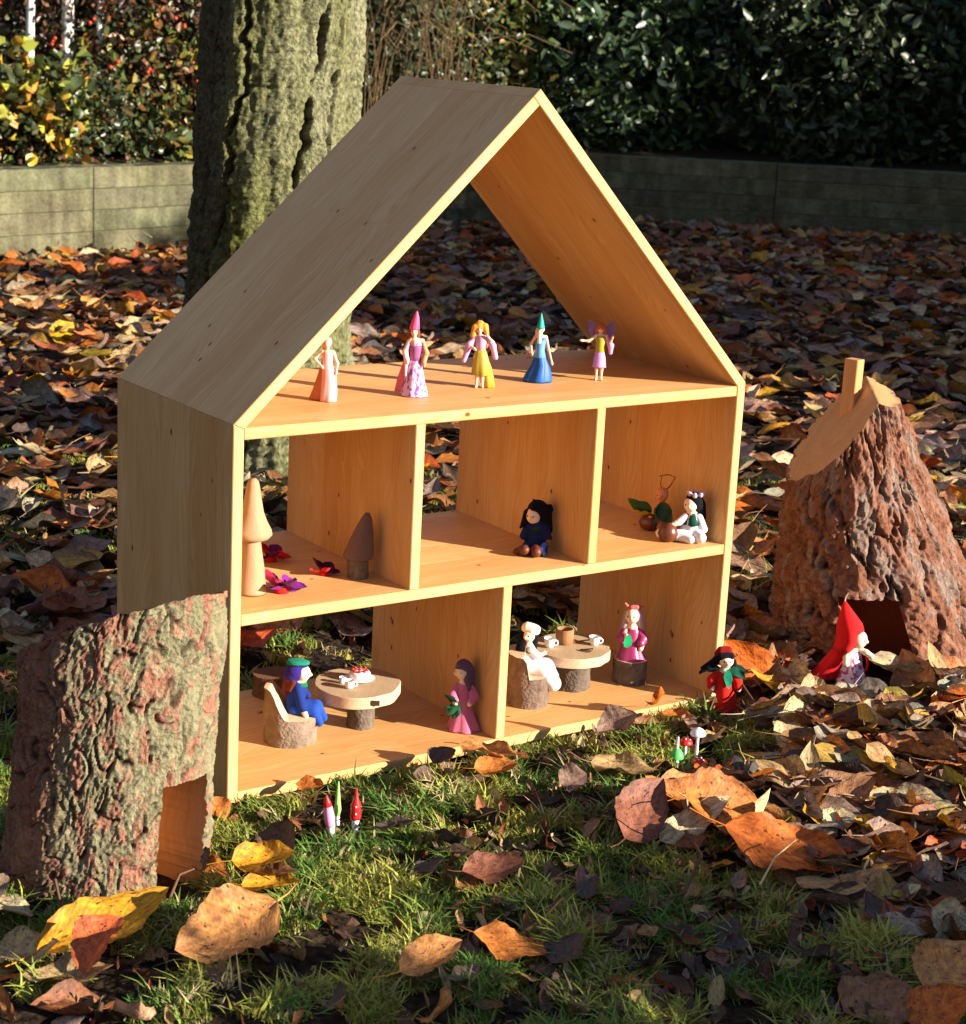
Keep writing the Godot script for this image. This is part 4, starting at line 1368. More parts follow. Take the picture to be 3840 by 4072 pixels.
func make_fairies() -> void:
	var y := ATTIC - 0.002
	var gl := func(c: Color) -> StandardMaterial3D: return mat(c, 0.5, 0.4)
	# pale pink dress, leftmost
	var t := thing("fairy_figure", "fairy figurine in a pale pink gown, leftmost in the attic under the roof edge", "figurine", Vector3(0.188, y, -0.110), VIEW, "fairy figurines in the attic")
	soft(t, "body", person_bones(0.079, -0.001, 0.0, [-0.2, 0.68, 0.02, -0.08, 0.56, 0.06], [0.16, 0.62, 0.0, 0.15, 0.48, 0.05], true, 0.02), M.skin, 0.0012, 0.0025)
	part("gown", lathe([[0.001, 0.011, 0.010, 0.08, 6, 0.002], [0.012, 0.0105, 0.009, 0.06, 6, 0.003], [0.028, 0.0095, 0.0085, 0.03, 6, 0.003], [0.040, 0.0085, 0.007, 0.02, 6, 0.002], [0.048, 0.0060, 0.0052, 0.02, 6], [0.060, 0.0068, 0.0058, 0.02, 6], [0.0635, 0.0055, 0.0045, 0, 6]], 26), gl.call(srgb(232, 178, 178)), t)
	part("cape", lathe([[0.001, 0.012, 0.007, 0.12, 5, -0.010, -0.006], [0.015, 0.010, 0.006, 0.1, 5, -0.007, -0.007], [0.035, 0.0075, 0.005, 0.06, 5, -0.004, -0.007], [0.058, 0.006, 0.003, 0.03, 5, 0, -0.005]], 22), gl.call(srgb(188, 112, 84)), t)
	soft(t, "hair", [[-0.001, 0.0755, -0.002, -0.001, 0.0755, -0.003, 0.0062, 0.006], [-0.003, 0.072, -0.003, -0.005, 0.058, -0.004, 0.0045, 0.002]], gl.call(srgb(226, 160, 150)), 0.0012, 0.002)
	face(t, -0.001, 0.0735, 0.0, 0.0046)
	# pink pointed hat
	t = thing("fairy_figure", "princess figurine with tall pink pointed hat and lilac gown in the attic", "figurine", Vector3(0.314, y, -0.101), VIEW, "fairy figurines in the attic")
	soft(t, "body", person_bones(0.091, -0.003, 0.0, [-0.15, 0.62, 0.02, -0.11, 0.5, 0.10], [0.15, 0.64, 0.02, 0.13, 0.47, 0.05], false), M.skin, 0.0012, 0.0025)
	part("gown", lathe([[0.0, 0.0172, 0.015, 0.07, 8], [0.002, 0.0176, 0.0152, 0.07, 8], [0.018, 0.0138, 0.012, 0.06, 8], [0.036, 0.0098, 0.0088, 0.04, 8], [0.050, 0.0068, 0.006, 0.02, 8], [0.062, 0.0078, 0.0066, 0.02, 8], [0.070, 0.0086, 0.006, 0.0, 8], [0.0725, 0.0072, 0.005, 0.0, 8]], 32), M.lilac_print, t)
	part("bodice", lathe([[0.047, 0.0079, 0.0071, 0.02, 8], [0.054, 0.0077, 0.0070, 0.02, 8], [0.063, 0.0084, 0.0074, 0.02, 8], [0.0665, 0.0082, 0.0070, 0.0, 8]], 24), gl.call(srgb(150, 84, 130)), t)
	part("cape", lathe([[0.004, 0.011, 0.005, 0.14, 5, -0.014, -0.006], [0.022, 0.010, 0.005, 0.12, 5, -0.012, -0.007], [0.045, 0.007, 0.004, 0.08, 5, -0.008, -0.007], [0.068, 0.006, 0.003, 0.03, 5, -0.003, -0.006]], 22), gl.call(srgb(206, 104, 130)), t)
	for q in [-1, 1]:
		soft(t, "sleeve", [[q * 0.0085, 0.071, 0, q * 0.0135, 0.057, 0.002, 0.0034, 0.0036], [q * 0.0135, 0.057, 0.002, q * 0.0105, 0.046, 0.006, 0.0036, 0.003], [q * 0.012, 0.05, 0.004, q * 0.0115, 0.027 if q < 0 else 0.04, 0.006, 0.0026, 0.0016]], gl.call(srgb(236, 196, 206) if q < 0 else srgb(196, 130, 96)), 0.0012, 0.003)
	soft(t, "hair", [[-0.003, 0.086, -0.002, -0.003, 0.085, -0.003, 0.0066, 0.0066], [-0.007, 0.083, -0.001, -0.0085, 0.067, 0.001, 0.0034, 0.0018], [0.001, 0.083, -0.003, 0.003, 0.070, -0.003, 0.0034, 0.0018]], gl.call(srgb(110, 62, 40)), 0.0012, 0.002)
	part("pointed_hat", lathe([[0.0865, 0.0062, 0.0062, 0, 1, -0.003, -0.001], [0.0885, 0.0068, 0.0068, 0, 1, -0.003, -0.001], [0.096, 0.0054, 0.0054, 0, 1, -0.002, -0.001], [0.104, 0.0034, 0.0034, 0, 1, -0.001, -0.001], [0.1105, 0.0008, 0.0008, 0, 1, -0.0005, -0.001]], 18), gl.call(srgb(214, 82, 124)), t)
	face(t, -0.003, 0.0845, 0.0, 0.0053)
	# golden hair, lilac sleeves, green gold skirt
	t = thing("fairy_figure", "fairy figurine with golden curls, lilac sleeves and green gold skirt in the attic", "figurine", Vector3(0.429, y, -0.119), VIEW, "fairy figurines in the attic")
	soft(t, "body", person_bones(0.086, -0.003, 0.0, [-0.20, 0.68, 0.02, -0.10, 0.62, 0.10], [0.18, 0.72, 0.02, 0.10, 0.82, 0.08], true, -0.02), M.skin, 0.0012, 0.0025)
	part("skirt", lathe([[0.018, 0.0125, 0.010, 0.10, 6, 0.002], [0.032, 0.0115, 0.0095, 0.06, 6, 0.001], [0.046, 0.0088, 0.0075, 0.03, 6], [0.053, 0.0066, 0.006, 0.0, 6]], 26), gl.call(srgb(176, 156, 56)), t)
	part("train", lathe([[0.001, 0.0085, 0.006, 0.15, 5, 0.012, -0.004], [0.012, 0.009, 0.006, 0.12, 5, 0.010, -0.005], [0.028, 0.009, 0.006, 0.08, 5, 0.006, -0.004], [0.045, 0.006, 0.004, 0.03, 5, 0.002, -0.002]], 22), gl.call(srgb(172, 140, 34)), t)
	part("bodice", lathe([[0.050, 0.0068, 0.0062, 0.02, 5], [0.060, 0.0076, 0.0066, 0.03, 5], [0.069, 0.0082, 0.0064, 0.02, 5], [0.0715, 0.006, 0.005, 0, 5]], 22), gl.call(srgb(186, 150, 176)), t)
	for q in [[-1, 0.036, -0.022], [1, 0.042, 0.020]]:
		soft(t, "sleeve", [[q[0] * 0.008, 0.068, 0, q[0] * 0.0155, 0.058, 0.002, 0.003, 0.0042], [q[0] * 0.0155, 0.058, 0.002, q[2], q[1], 0.0, 0.0042, 0.0036]], gl.call(srgb(206, 152, 196)), 0.0012, 0.003)
	soft(t, "curls", [[-0.003, 0.082, -0.002, -0.003, 0.081, -0.003, 0.0072, 0.0072], [-0.009, 0.081, 0, -0.012, 0.070, 0.0, 0.0048, 0.003], [0.004, 0.083, 0, 0.007, 0.073, 0.0, 0.0046, 0.003], [-0.011, 0.072, 0, -0.010, 0.056, -0.003, 0.0034, 0.002], [-0.004, 0.088, -0.001, -0.001, 0.088, 0, 0.003, 0.0026]], gl.call(srgb(222, 156, 62)), 0.0012, 0.002)
	face(t, -0.003, 0.0800, 0.0005, 0.005)
	# blue gown, turquoise hat
	t = thing("fairy_figure", "fairy figurine with turquoise pointed hat and swirling blue gown in the attic", "figurine", Vector3(0.534, y, -0.128), VIEW, "fairy figurines in the attic")
	soft(t, "body", person_bones(0.078, -0.001, 0.0, [-0.17, 0.66, 0.02, -0.14, 0.5, 0.04], [0.15, 0.58, 0.02, 0.22, 0.34, 0.02], false), M.skin, 0.0012, 0.0025)
	part("gown", lathe([[0.0, 0.0185, 0.015, 0.06, 5, -0.002], [0.003, 0.0195, 0.016, 0.09, 5, -0.002], [0.012, 0.0165, 0.014, 0.11, 5, -0.001], [0.024, 0.0118, 0.0105, 0.09, 5, 0.001], [0.036, 0.0075, 0.007, 0.04, 5], [0.044, 0.0056, 0.005, 0.0, 5], [0.056, 0.0070, 0.0058, 0.0, 5], [0.0615, 0.0076, 0.005, 0.0, 5]], 30, 0.8), gl.call(srgb(30, 84, 158)), t)
	part("bodice", lathe([[0.034, 0.0084, 0.0078, 0.02, 5], [0.044, 0.0062, 0.0058, 0, 5], [0.055, 0.0074, 0.0064, 0, 5], [0.058, 0.0072, 0.006, 0, 5]], 22), gl.call(srgb(96, 152, 206)), t)
	soft(t, "hair", [[-0.001, 0.0735, -0.001, -0.001, 0.0725, -0.002, 0.0056, 0.0056], [-0.002, 0.068, 0.004, -0.002, 0.056, 0.006, 0.004, 0.003], [-0.005, 0.07, 0, -0.006, 0.060, 0.0, 0.003, 0.002]], gl.call(srgb(232, 206, 170)), 0.0012, 0.002)
	part("pointed_hat", lathe([[0.0735, 0.0052, 0.0052, 0, 1, -0.001], [0.0755, 0.0056, 0.0056, 0, 1, -0.001], [0.084, 0.0036, 0.0036, 0, 1, -0.001], [0.0945, 0.0007, 0.0007, 0, 1, -0.001]], 18), gl.call(srgb(30, 158, 140)), t)
	face(t, -0.001, 0.0720, 0.001, 0.0048)
	# winged
	t = thing("fairy_figure", "winged fairy figurine with violet wings and lilac skirt, rightmost in the attic", "figurine", Vector3(0.622, y, -0.107), VIEW, "fairy figurines in the attic")
	soft(t, "body", person_bones(0.078, -0.001, 0.0, [-0.22, 0.70, 0.03, -0.34, 0.71, 0.06], [0.16, 0.66, 0.04, 0.2, 0.80, 0.10]), M.skin, 0.0012, 0.0025)
	part("skirt", lathe([[0.0185, 0.0098, 0.0085, 0.06, 9], [0.0205, 0.0092, 0.0082, 0.05, 9], [0.032, 0.0080, 0.0072, 0.03, 9], [0.041, 0.0064, 0.0058, 0, 9]], 28), gl.call(srgb(196, 142, 206)), t)
	part("bodice", lathe([[0.039, 0.0066, 0.006, 0, 5], [0.049, 0.0064, 0.0058, 0, 5], [0.058, 0.0076, 0.0064, 0.02, 5], [0.0625, 0.0072, 0.005, 0, 5]], 22), gl.call(srgb(166, 152, 50)), t)
	soft(t, "sleeve", [[0.009, 0.058, 0.0, 0.014, 0.050, 0.003, 0.0034, 0.004], [0.014, 0.05, 0.003, 0.0145, 0.040, 0.003, 0.004, 0.0028]], gl.call(srgb(216, 150, 200)), 0.0012, 0.003)
	soft(t, "hair", [[-0.001, 0.0745, -0.001, -0.001, 0.0735, -0.002, 0.0060, 0.0058], [-0.006, 0.071, -0.001, -0.0065, 0.060, -0.001, 0.003, 0.002], [0.004, 0.071, -0.001, 0.005, 0.060, -0.001, 0.003, 0.002]], gl.call(srgb(186, 84, 38)), 0.0012, 0.002)
	face(t, -0.001, 0.0722, 0.0008, 0.0046)
	var wing := mat(srgb(120, 92, 160), 0.4, 0.5)
	wing.cull_mode = BaseMaterial3D.CULL_DISABLED
	wing.backlight_enabled = true
	wing.backlight = Color(0.5, 0.5, 0.5)
	for q in [-1, 1]:
		petal(t, "wing", Vector3(q * 0.003, 0.052, -0.006), Vector3(q * 0.018, 0.083, -0.010), 0.017, q * 62.0, wing, 0.1, 0.1, 5)

# ------------------------------------------------------------------ cloth dolls
func make_dolls() -> void:
	# lower left room, seated on the log chair, turned to the table
	var blue := cloth(srgb(30, 50, 118))
	var t := thing("doll", "cloth doll with violet hood and blue clothes sitting on the left log chair", "doll", Vector3(0.166, T + 0.036, -0.131), VIEW)
	soft(t, "body", [[0, 0.012, 0, 0.004, 0.038, 0, 0.012, 0.009], [0.004, 0.038, 0, 0.010, 0.046, 0, 0.006, 0.005], [0.010, 0.054, 0, 0.010, 0.056, 0, 0.0095, 0.0095], [0.0195, 0.053, 0, 0.0205, 0.053, 0, 0.002, 0.002]], M.cloth_skin)
	soft(t, "coat", [[0.0, 0.010, 0, 0.003, 0.036, 0, 0.0135, 0.0105], [0.004, 0.036, 0.008, 0.010, 0.016, 0.014, 0.0055, 0.005], [0.010, 0.016, 0.014, 0.014, 0.008, 0.015, 0.005, 0.0045], [0.004, 0.036, -0.008, 0.016, 0.020, -0.01, 0.0055, 0.0045]], blue)
	soft(t, "trousers", [[0.002, 0.006, 0.006, 0.026, 0.006, 0.008, 0.0095, 0.008], [0.026, 0.006, 0.008, 0.034, -0.010, 0.008, 0.008, 0.0055], [0.002, 0.006, -0.006, 0.028, 0.008, -0.006, 0.0095, 0.008], [0.028, 0.008, -0.006, 0.038, -0.008, -0.006, 0.008, 0.0055]], cloth(srgb(38, 74, 168)))
	soft(t, "hand", [[0.0145, 0.006, 0.016, 0.017, 0.001, 0.017, 0.004, 0.0032]], M.cloth_skin)
	soft(t, "hood", [[-0.001, 0.056, 0, -0.004, 0.052, 0, 0.0132, 0.012], [0.002, 0.063, 0, 0.010, 0.066, 0, 0.009, 0.006]], cloth(srgb(52, 38, 122)))
	soft(t, "hair", [[-0.008, 0.046, 0.002, -0.013, 0.028, 0.002, 0.008, 0.005], [-0.002, 0.044, 0.009, -0.006, 0.034, 0.010, 0.004, 0.003]], cloth(srgb(96, 40, 24)))
	part("hat_brim", lathe([[0.0675, 0.0150, 0.011, 0.04, 4, 0.003], [0.0700, 0.0155, 0.0112, 0.04, 4, 0.003], [0.0725, 0.012, 0.009, 0.03, 4, 0.001]], 22), cloth(srgb(30, 132, 104)), t)
	part("collar", lathe([[0.037, 0.0095, 0.0095, 0.12, 5, 0.007], [0.043, 0.0072, 0.0072, 0.08, 5, 0.008]], 18), cloth(srgb(28, 112, 78)), t)
	face(t, 0.010, 0.055, 0.0, 0.0096, 1.35)
	# standing with the green bag
	t = thing("doll", "lilac haired doll in pink dress with green leafy bundle by the lower divider", "doll", Vector3(0.382, T, -0.053), VIEW)
	var pinkd := cloth(srgb(206, 112, 140), 0.5)
	soft(t, "body", [[0, 0.034, 0, 0, 0.064, 0, 0.009, 0.008], [0, 0.064, 0, -0.002, 0.074, 0, 0.004, 0.004], [-0.003, 0.082, 0.001, -0.003, 0.084, 0, 0.0095, 0.0095], [0.009, 0.062, 0, 0.014, 0.05, 0.005, 0.004, 0.0035], [0.014, 0.05, 0.005, 0.009, 0.041, 0.011, 0.0035, 0.0038], [-0.009, 0.062, 0, -0.013, 0.05, 0.006, 0.004, 0.0035], [-0.013, 0.05, 0.006, -0.010, 0.042, 0.012, 0.0035, 0.0038], [-0.012, 0.081, 0.003, -0.013, 0.081, 0.003, 0.002, 0.002]], M.cloth_skin)
	part("dress", lathe([[0.0, 0.0215, 0.018, 0.09, 6, 0.002], [0.003, 0.0218, 0.0182, 0.09, 6, 0.002], [0.018, 0.0165, 0.014, 0.07, 6, 0.001], [0.036, 0.011, 0.0105, 0.04, 6], [0.052, 0.0098, 0.0092, 0.02, 6], [0.066, 0.0088, 0.0080, 0.0, 6], [0.069, 0.006, 0.006, 0, 6]], 30), pinkd, t)
	for q in [-1, 1]: soft(t, "sleeve", [[q * 0.008, 0.062, 0, q * 0.0145, 0.050, 0.004, 0.0055, 0.0062], [q * 0.0145, 0.05, 0.004, q * 0.011, 0.0445, 0.009, 0.006, 0.0055]], pinkd)
	soft(t, "hair", [[-0.001, 0.087, -0.003, 0.001, 0.084, -0.004, 0.0118, 0.0118], [0.006, 0.080, -0.004, 0.010, 0.055, -0.005, 0.0085, 0.0062], [0.003, 0.078, 0.004, 0.007, 0.06, 0.004, 0.0055, 0.004], [-0.006, 0.093, 0.002, -0.002, 0.095, 0.0, 0.006, 0.006]], cloth(srgb(106, 78, 100)), 0.0015)
	face(t, -0.003, 0.083, 0.0, 0.0096, -0.6)
	var gr := mat(srgb(30, 74, 46), 0.8)
	gr.cull_mode = BaseMaterial3D.CULL_DISABLED
	t = thing("leaf_bundle", "dark green felt leaf bundle held by the lilac haired doll", "bundle", Vector3(0.368, T + 0.038, -0.048), VIEW)
	for k in 6: petal(t, "leaf", Vector3(0.004, 0.0, 0.0), Vector3(-0.018 + 0.006 * (k % 3), 0.016 - 0.007 * k, 0.004 - 0.003 * (k % 2)), 0.013, 40.0 + 15.0 * k, gr, 0.2, 0.3, 60 + k)
	# lower right room: white dress on the chair
	var white := cloth(srgb(226, 222, 226), 0.4)
	var black := cloth(srgb(22, 20, 26), 0.2)
	var green := cloth(srgb(24, 92, 64), 0.3)
	t = thing("doll", "doll with white cap and white dress seated on the right log chair", "doll", Vector3(0.536, T + 0.045, -0.106), VIEW)
	soft(t, "body", [[-0.006, 0.008, 0, -0.007, 0.034, 0, 0.010, 0.008], [-0.007, 0.034, 0, -0.008, 0.042, 0, 0.004, 0.004], [-0.008, 0.051, 0, -0.008, 0.053, 0, 0.0092, 0.0092], [-0.0125, 0.05, 0.0080, -0.0130, 0.05, 0.0085, 0.002, 0.002], [-0.002, 0.034, 0.006, 0.008, 0.024, 0.008, 0.0038, 0.0032], [0.008, 0.024, 0.008, 0.016, 0.028, 0.004, 0.0032, 0.0032]], M.cloth_skin)
	part("dress_top", lathe([[0.0, 0.0125, 0.012, 0.03, 6, -0.006], [0.012, 0.0115, 0.011, 0.03, 6, -0.006], [0.026, 0.0105, 0.010, 0.02, 6, -0.007], [0.036, 0.007, 0.007, 0, 6, -0.007]], 24), white, t)
	soft(t, "skirt", [[-0.006, 0.006, 0.006, 0.018, 0.002, 0.012, 0.0125, 0.0125], [0.018, 0.002, 0.012, 0.030, -0.014, 0.013, 0.0125, 0.0115], [-0.006, 0.006, -0.006, 0.018, 0.004, -0.004, 0.0125, 0.012], [0.018, 0.004, -0.004, 0.028, -0.010, -0.004, 0.012, 0.0105]], white, 0.0015, 0.006)
	soft(t, "sleeve", [[-0.004, 0.032, 0.007, 0.006, 0.024, 0.009, 0.0058, 0.005]], white)
	soft(t, "hair", [[-0.008, 0.055, -0.004, -0.008, 0.052, -0.005, 0.0115, 0.0110], [0.001, 0.050, -0.004, 0.000, 0.030, -0.002, 0.0058, 0.005], [-0.015, 0.050, -0.001, -0.019, 0.018, 0.001, 0.0075, 0.0085]], black, 0.0015)
	soft(t, "cap", [[-0.004, 0.061, 0.001, -0.010, 0.0615, -0.001, 0.0085, 0.0088], [0.002, 0.0585, 0.001, 0.003, 0.061, 0.0, 0.0060, 0.0055]], cloth(srgb(232, 228, 214)), 0.0013)
	part("collar", lathe([[0.028, 0.0122, 0.0115, 0.14, 5, -0.005], [0.035, 0.0082, 0.0082, 0.1, 5, -0.007]], 20), green, t)
	face(t, -0.008, 0.052, 0.0, 0.0093, -0.45)
	# magenta doll on the stool
	var magenta := mat(srgb(152, 40, 92), 0.35, 0.5)
	magenta.rim_enabled = true
	t = thing("doll", "doll in shiny magenta dress with pale lilac hair sitting on the log stool", "doll", Vector3(0.717, T + 0.036, -0.108), VIEW)
	soft(t, "body", [[0, 0.006, 0, 0, 0.046, 0, 0.011, 0.009], [0, 0.046, 0, -0.001, 0.054, 0, 0.0045, 0.0045], [-0.002, 0.064, 0.002, -0.002, 0.066, 0.001, 0.0105, 0.0105], [-0.004, 0.064, 0.0135, -0.004, 0.064, 0.014, 0.002, 0.002], [-0.009, 0.044, 0.002, -0.013, 0.034, 0.010, 0.004, 0.0036], [-0.013, 0.034, 0.010, -0.009, 0.038, 0.017, 0.0036, 0.0036], [0.010, 0.042, 0, 0.016, 0.026, 0.006, 0.004, 0.0036], [0.016, 0.026, 0.006, 0.013, 0.018, 0.013, 0.0036, 0.0036]], M.cloth_skin)
	part("dress", lathe([[-0.010, 0.0215, 0.0205, 0.06, 6, 0.002, 0.004], [-0.002, 0.0225, 0.021, 0.06, 6, 0.001, 0.003], [0.010, 0.0175, 0.0165, 0.05, 6, 0, 0.001], [0.026, 0.0135, 0.0125, 0.03, 6], [0.040, 0.0125, 0.011, 0.02, 6], [0.050, 0.008, 0.0075, 0, 6]], 30), magenta, t)
	for q in [-1, 1]: soft(t, "sleeve", [[q * 0.010, 0.043, 0, q * 0.0155, 0.031, 0.006, 0.006, 0.0075], [q * 0.0155, 0.031, 0.006, q * 0.0125, 0.026 if q > 0 else 0.035, 0.012, 0.0072, 0.006]], magenta)
	soft(t, "hair", [[0, 0.068, -0.004, 0, 0.066, -0.004, 0.0122, 0.0122], [-0.009, 0.066, 0.0, -0.013, 0.04, 0.0, 0.0055, 0.0045], [0.009, 0.066, 0.0, 0.0155, 0.028, -0.001, 0.0062, 0.005], [0.0, 0.06, -0.010, 0.0, 0.03, -0.011, 0.009, 0.008]], cloth(srgb(188, 158, 166)), 0.0015)
	soft(t, "wreath", [[-0.008, 0.0765, 0.002, -0.0135, 0.083, 0.002, 0.0032, 0.0018], [0.004, 0.0785, 0.001, 0.0135, 0.078, 0.001, 0.0032, 0.002], [-0.004, 0.078, 0.004, 0.004, 0.079, 0.004, 0.0034, 0.0034], [0.0, 0.08, 0, 0.001, 0.083, 0, 0.0026, 0.0016]], cloth(srgb(206, 110, 104)), 0.0012, 0.002)
	face(t, -0.002, 0.065, 0.002, 0.0106, -0.25)
	t = thing("felt_leaf", "bright green felt leaf held by the magenta doll", "felt leaf", Vector3(0.700, T + 0.070, -0.099), VIEW)
	petal(t, "leaf_blade", Vector3(0.0, -0.011, 0.009), Vector3(0.001, 0.010, 0.008), 0.016, 82.0, cloth(srgb(20, 138, 84)), 0.05, 0.15, 44)
	# middle floor: black haired doll against the divider
	var navy := cloth(srgb(30, 38, 78), 0.3)
	t = thing("doll", "black haired doll in navy clothes slumped against the middle floor divider", "doll", Vector3(0.512, MID, -0.084), VIEW)
	soft(t, "body", [[0, 0.012, 0, 0, 0.036, 0, 0.013, 0.010], [0, 0.036, 0, -0.003, 0.044, 0.003, 0.005, 0.005], [-0.005, 0.052, 0.004, -0.005, 0.0535, 0.003, 0.0105, 0.0105], [-0.009, 0.051, 0.0145, -0.0095, 0.051, 0.015, 0.002, 0.002]], M.cloth_skin)
	soft(t, "coat", [[0, 0.010, 0, 0, 0.036, 0, 0.0165, 0.0125], [0.011, 0.036, 0.002, 0.017, 0.022, 0.009, 0.0062, 0.0056], [-0.011, 0.036, 0.002, -0.017, 0.024, 0.008, 0.0062, 0.0056]], navy, 0.0015)
	soft(t, "hand", [[0.018, 0.0185, 0.012, 0.0185, 0.0155, 0.013, 0.0048, 0.0044]], cloth(srgb(120, 84, 60)))
	soft(t, "trousers", [[-0.008, 0.010, 0.004, -0.016, 0.007, 0.022, 0.009, 0.0065], [0.008, 0.010, 0.004, 0.010, 0.008, 0.020, 0.009, 0.0068]], navy)
	soft(t, "scarf", [[0.009, 0.012, 0.023, 0.012, 0.004, 0.025, 0.0035, 0.003], [0.012, 0.016, 0.018, 0.009, 0.012, 0.023, 0.0035, 0.0035]], cloth(srgb(70, 110, 190)))
	soft(t, "boots", [[-0.017, 0.0075, 0.022, -0.015, 0.010, 0.030, 0.0075, 0.0068], [0.0, 0.009, 0.023, 0.001, 0.008, 0.031, 0.0078, 0.0072], [-0.024, 0.005, 0.018, -0.027, 0.005, 0.022, 0.005, 0.004]], mat(srgb(96, 46, 28), 0.5, 0.4), 0.0015)
	soft(t, "hair", [[0.001, 0.058, -0.004, 0.003, 0.054, -0.005, 0.0150, 0.0150], [0.012, 0.054, -0.003, 0.016, 0.032, -0.003, 0.0088, 0.0070], [-0.013, 0.055, 0.002, -0.018, 0.040, 0.005, 0.0062, 0.0040], [-0.004, 0.064, 0.006, 0.004, 0.066, 0.004, 0.0062, 0.0062], [0.017, 0.064, -0.004, 0.020, 0.060, -0.003, 0.004, 0.0025], [-0.004, 0.0705, -0.002, -0.006, 0.0735, -0.002, 0.003, 0.0015], [-0.018, 0.040, 0.006, -0.022, 0.036, 0.009, 0.0035, 0.002]], black, 0.0015, 0.0025)
	part("leaf_collar", lathe([[0.034, 0.0165, 0.0145, 0.16, 5], [0.040, 0.011, 0.0105, 0.1, 5], [0.043, 0.0075, 0.0075, 0.0, 5]], 26), cloth(srgb(34, 62, 46)), t)
	face(t, -0.005, 0.0525, 0.0035, 0.0106, -0.45)
	# upper right room
	t = thing("doll", "doll with blossom wreath, green collar and white dress in upper right room", "doll", Vector3(0.757, MID, -0.042), VIEW)
	soft(t, "body", [[0, 0.012, 0, 0, 0.036, 0, 0.012, 0.009], [0, 0.036, 0, -0.002, 0.044, 0, 0.0045, 0.0045], [-0.003, 0.052, 0.002, -0.003, 0.0535, 0.001, 0.0100, 0.0100], [-0.006, 0.051, 0.0115, -0.0065, 0.051, 0.012, 0.002, 0.002], [-0.010, 0.034, 0.002, -0.022, 0.026, 0.008, 0.0042, 0.0036], [-0.022, 0.026, 0.008, -0.030, 0.022, 0.010, 0.0036, 0.0036]], M.cloth_skin)
	part("dress", lathe([[0.0, 0.021, 0.017, 0.10, 5], [0.003, 0.0212, 0.0172, 0.10, 5], [0.014, 0.0165, 0.0135, 0.06, 5], [0.028, 0.0125, 0.011, 0.03, 5], [0.038, 0.009, 0.0085, 0, 5]], 28), white, t)
	soft(t, "leg", [[-0.004, 0.009, 0.010, -0.036, 0.0085, 0.010, 0.0085, 0.0085], [-0.036, 0.0085, 0.010, -0.044, 0.009, 0.006, 0.0085, 0.007], [0.008, 0.011, 0.010, 0.013, 0.009, 0.020, 0.0085, 0.0075], [-0.012, 0.008, 0.012, -0.002, 0.006, 0.022, 0.008, 0.006]], white, 0.0015)
	soft(t, "sleeve", [[-0.009, 0.034, 0.002, -0.019, 0.027, 0.007, 0.0058, 0.0052], [0.010, 0.034, 0.002, 0.017, 0.018, 0.006, 0.0062, 0.006]], white, 0.0015)
	soft(t, "hair", [[0.002, 0.057, -0.003, 0.003, 0.053, -0.004, 0.0130, 0.0128], [0.011, 0.052, -0.003, 0.015, 0.034, -0.003, 0.0076, 0.006]], black, 0.0015)
	part("collar", lathe([[0.024, 0.0175, 0.0145, 0.18, 5, 0.001], [0.033, 0.0125, 0.011, 0.12, 5], [0.041, 0.0075, 0.0075, 0, 5]], 26), cloth(srgb(22, 74, 60)), t)
	for k in 7:
		var a := TAU * k / 7.0
		soft(t, "blossom", [[0.003 + cos(a) * 0.0098, 0.067 + 0.0012 * (k % 2), -0.001 + sin(a) * 0.0098, 0.003 + cos(a) * 0.0105, 0.069, -0.001 + sin(a) * 0.0105, 0.0036, 0.003]], cloth(srgb(206, 180, 196)), 0.0014)
	face(t, -0.003, 0.0525, 0.0015, 0.0101, -0.5)
	# outside: red dress, green leaf scarf
	var red := cloth(srgb(206, 40, 32), 0.4)
	var g0 := ground_y(0.786, 0.022) + 0.006
	t = thing("doll", "black haired doll in red dress with green leaf scarf before dollhouse right corner", "doll", Vector3(0.786, g0, 0.022), VIEW)
	soft(t, "body", [[0, 0.03, 0, 0, 0.058, 0, 0.010, 0.009], [0, 0.058, 0, 0, 0.066, 0, 0.0045, 0.0045], [0.0, 0.0755, 0.002, 0.0, 0.077, 0.001, 0.0108, 0.0108], [0.001, 0.0745, 0.0125, 0.001, 0.0745, 0.013, 0.002, 0.002], [0.010, 0.056, 0, 0.0185, 0.044, 0.003, 0.0042, 0.0036], [0.0185, 0.044, 0.003, 0.021, 0.033, 0.005, 0.0036, 0.0036], [-0.010, 0.056, 0, -0.018, 0.045, 0.003, 0.0042, 0.0036], [-0.018, 0.045, 0.003, -0.017, 0.034, 0.008, 0.0036, 0.0036]], M.cloth_skin)
	part("dress", lathe([[0.0, 0.0215, 0.0175, 0.08, 5, 0.003], [0.003, 0.0220, 0.018, 0.08, 5, 0.003], [0.018, 0.0175, 0.015, 0.06, 5, 0.002], [0.036, 0.0135, 0.0125, 0.03, 5], [0.050, 0.0125, 0.011, 0.0, 5], [0.062, 0.008, 0.0078, 0, 5]], 30), red, t)
	for q in [-1, 1]: soft(t, "sleeve", [[q * 0.010, 0.055, 0, q * 0.0185, 0.045, 0.003, 0.0062, 0.0068], [q * 0.0185, 0.045, 0.003, q * 0.0195, 0.037, 0.005, 0.0068, 0.0058]], red)
	soft(t, "hair", [[-0.002, 0.080, -0.003, -0.002, 0.077, -0.005, 0.0130, 0.0128], [-0.011, 0.076, -0.001, -0.024, 0.064, 0.0, 0.0070, 0.0050], [-0.024, 0.064, 0.0, -0.036, 0.054, 0.0, 0.005, 0.0022], [-0.018, 0.07, 0.0, -0.034, 0.062, 0.0, 0.0045, 0.002], [0.011, 0.072, -0.004, 0.014, 0.062, -0.004, 0.005, 0.004], [-0.008, 0.0835, 0.006, 0.007, 0.083, 0.006, 0.0052, 0.0045]], black, 0.0015, 0.003)
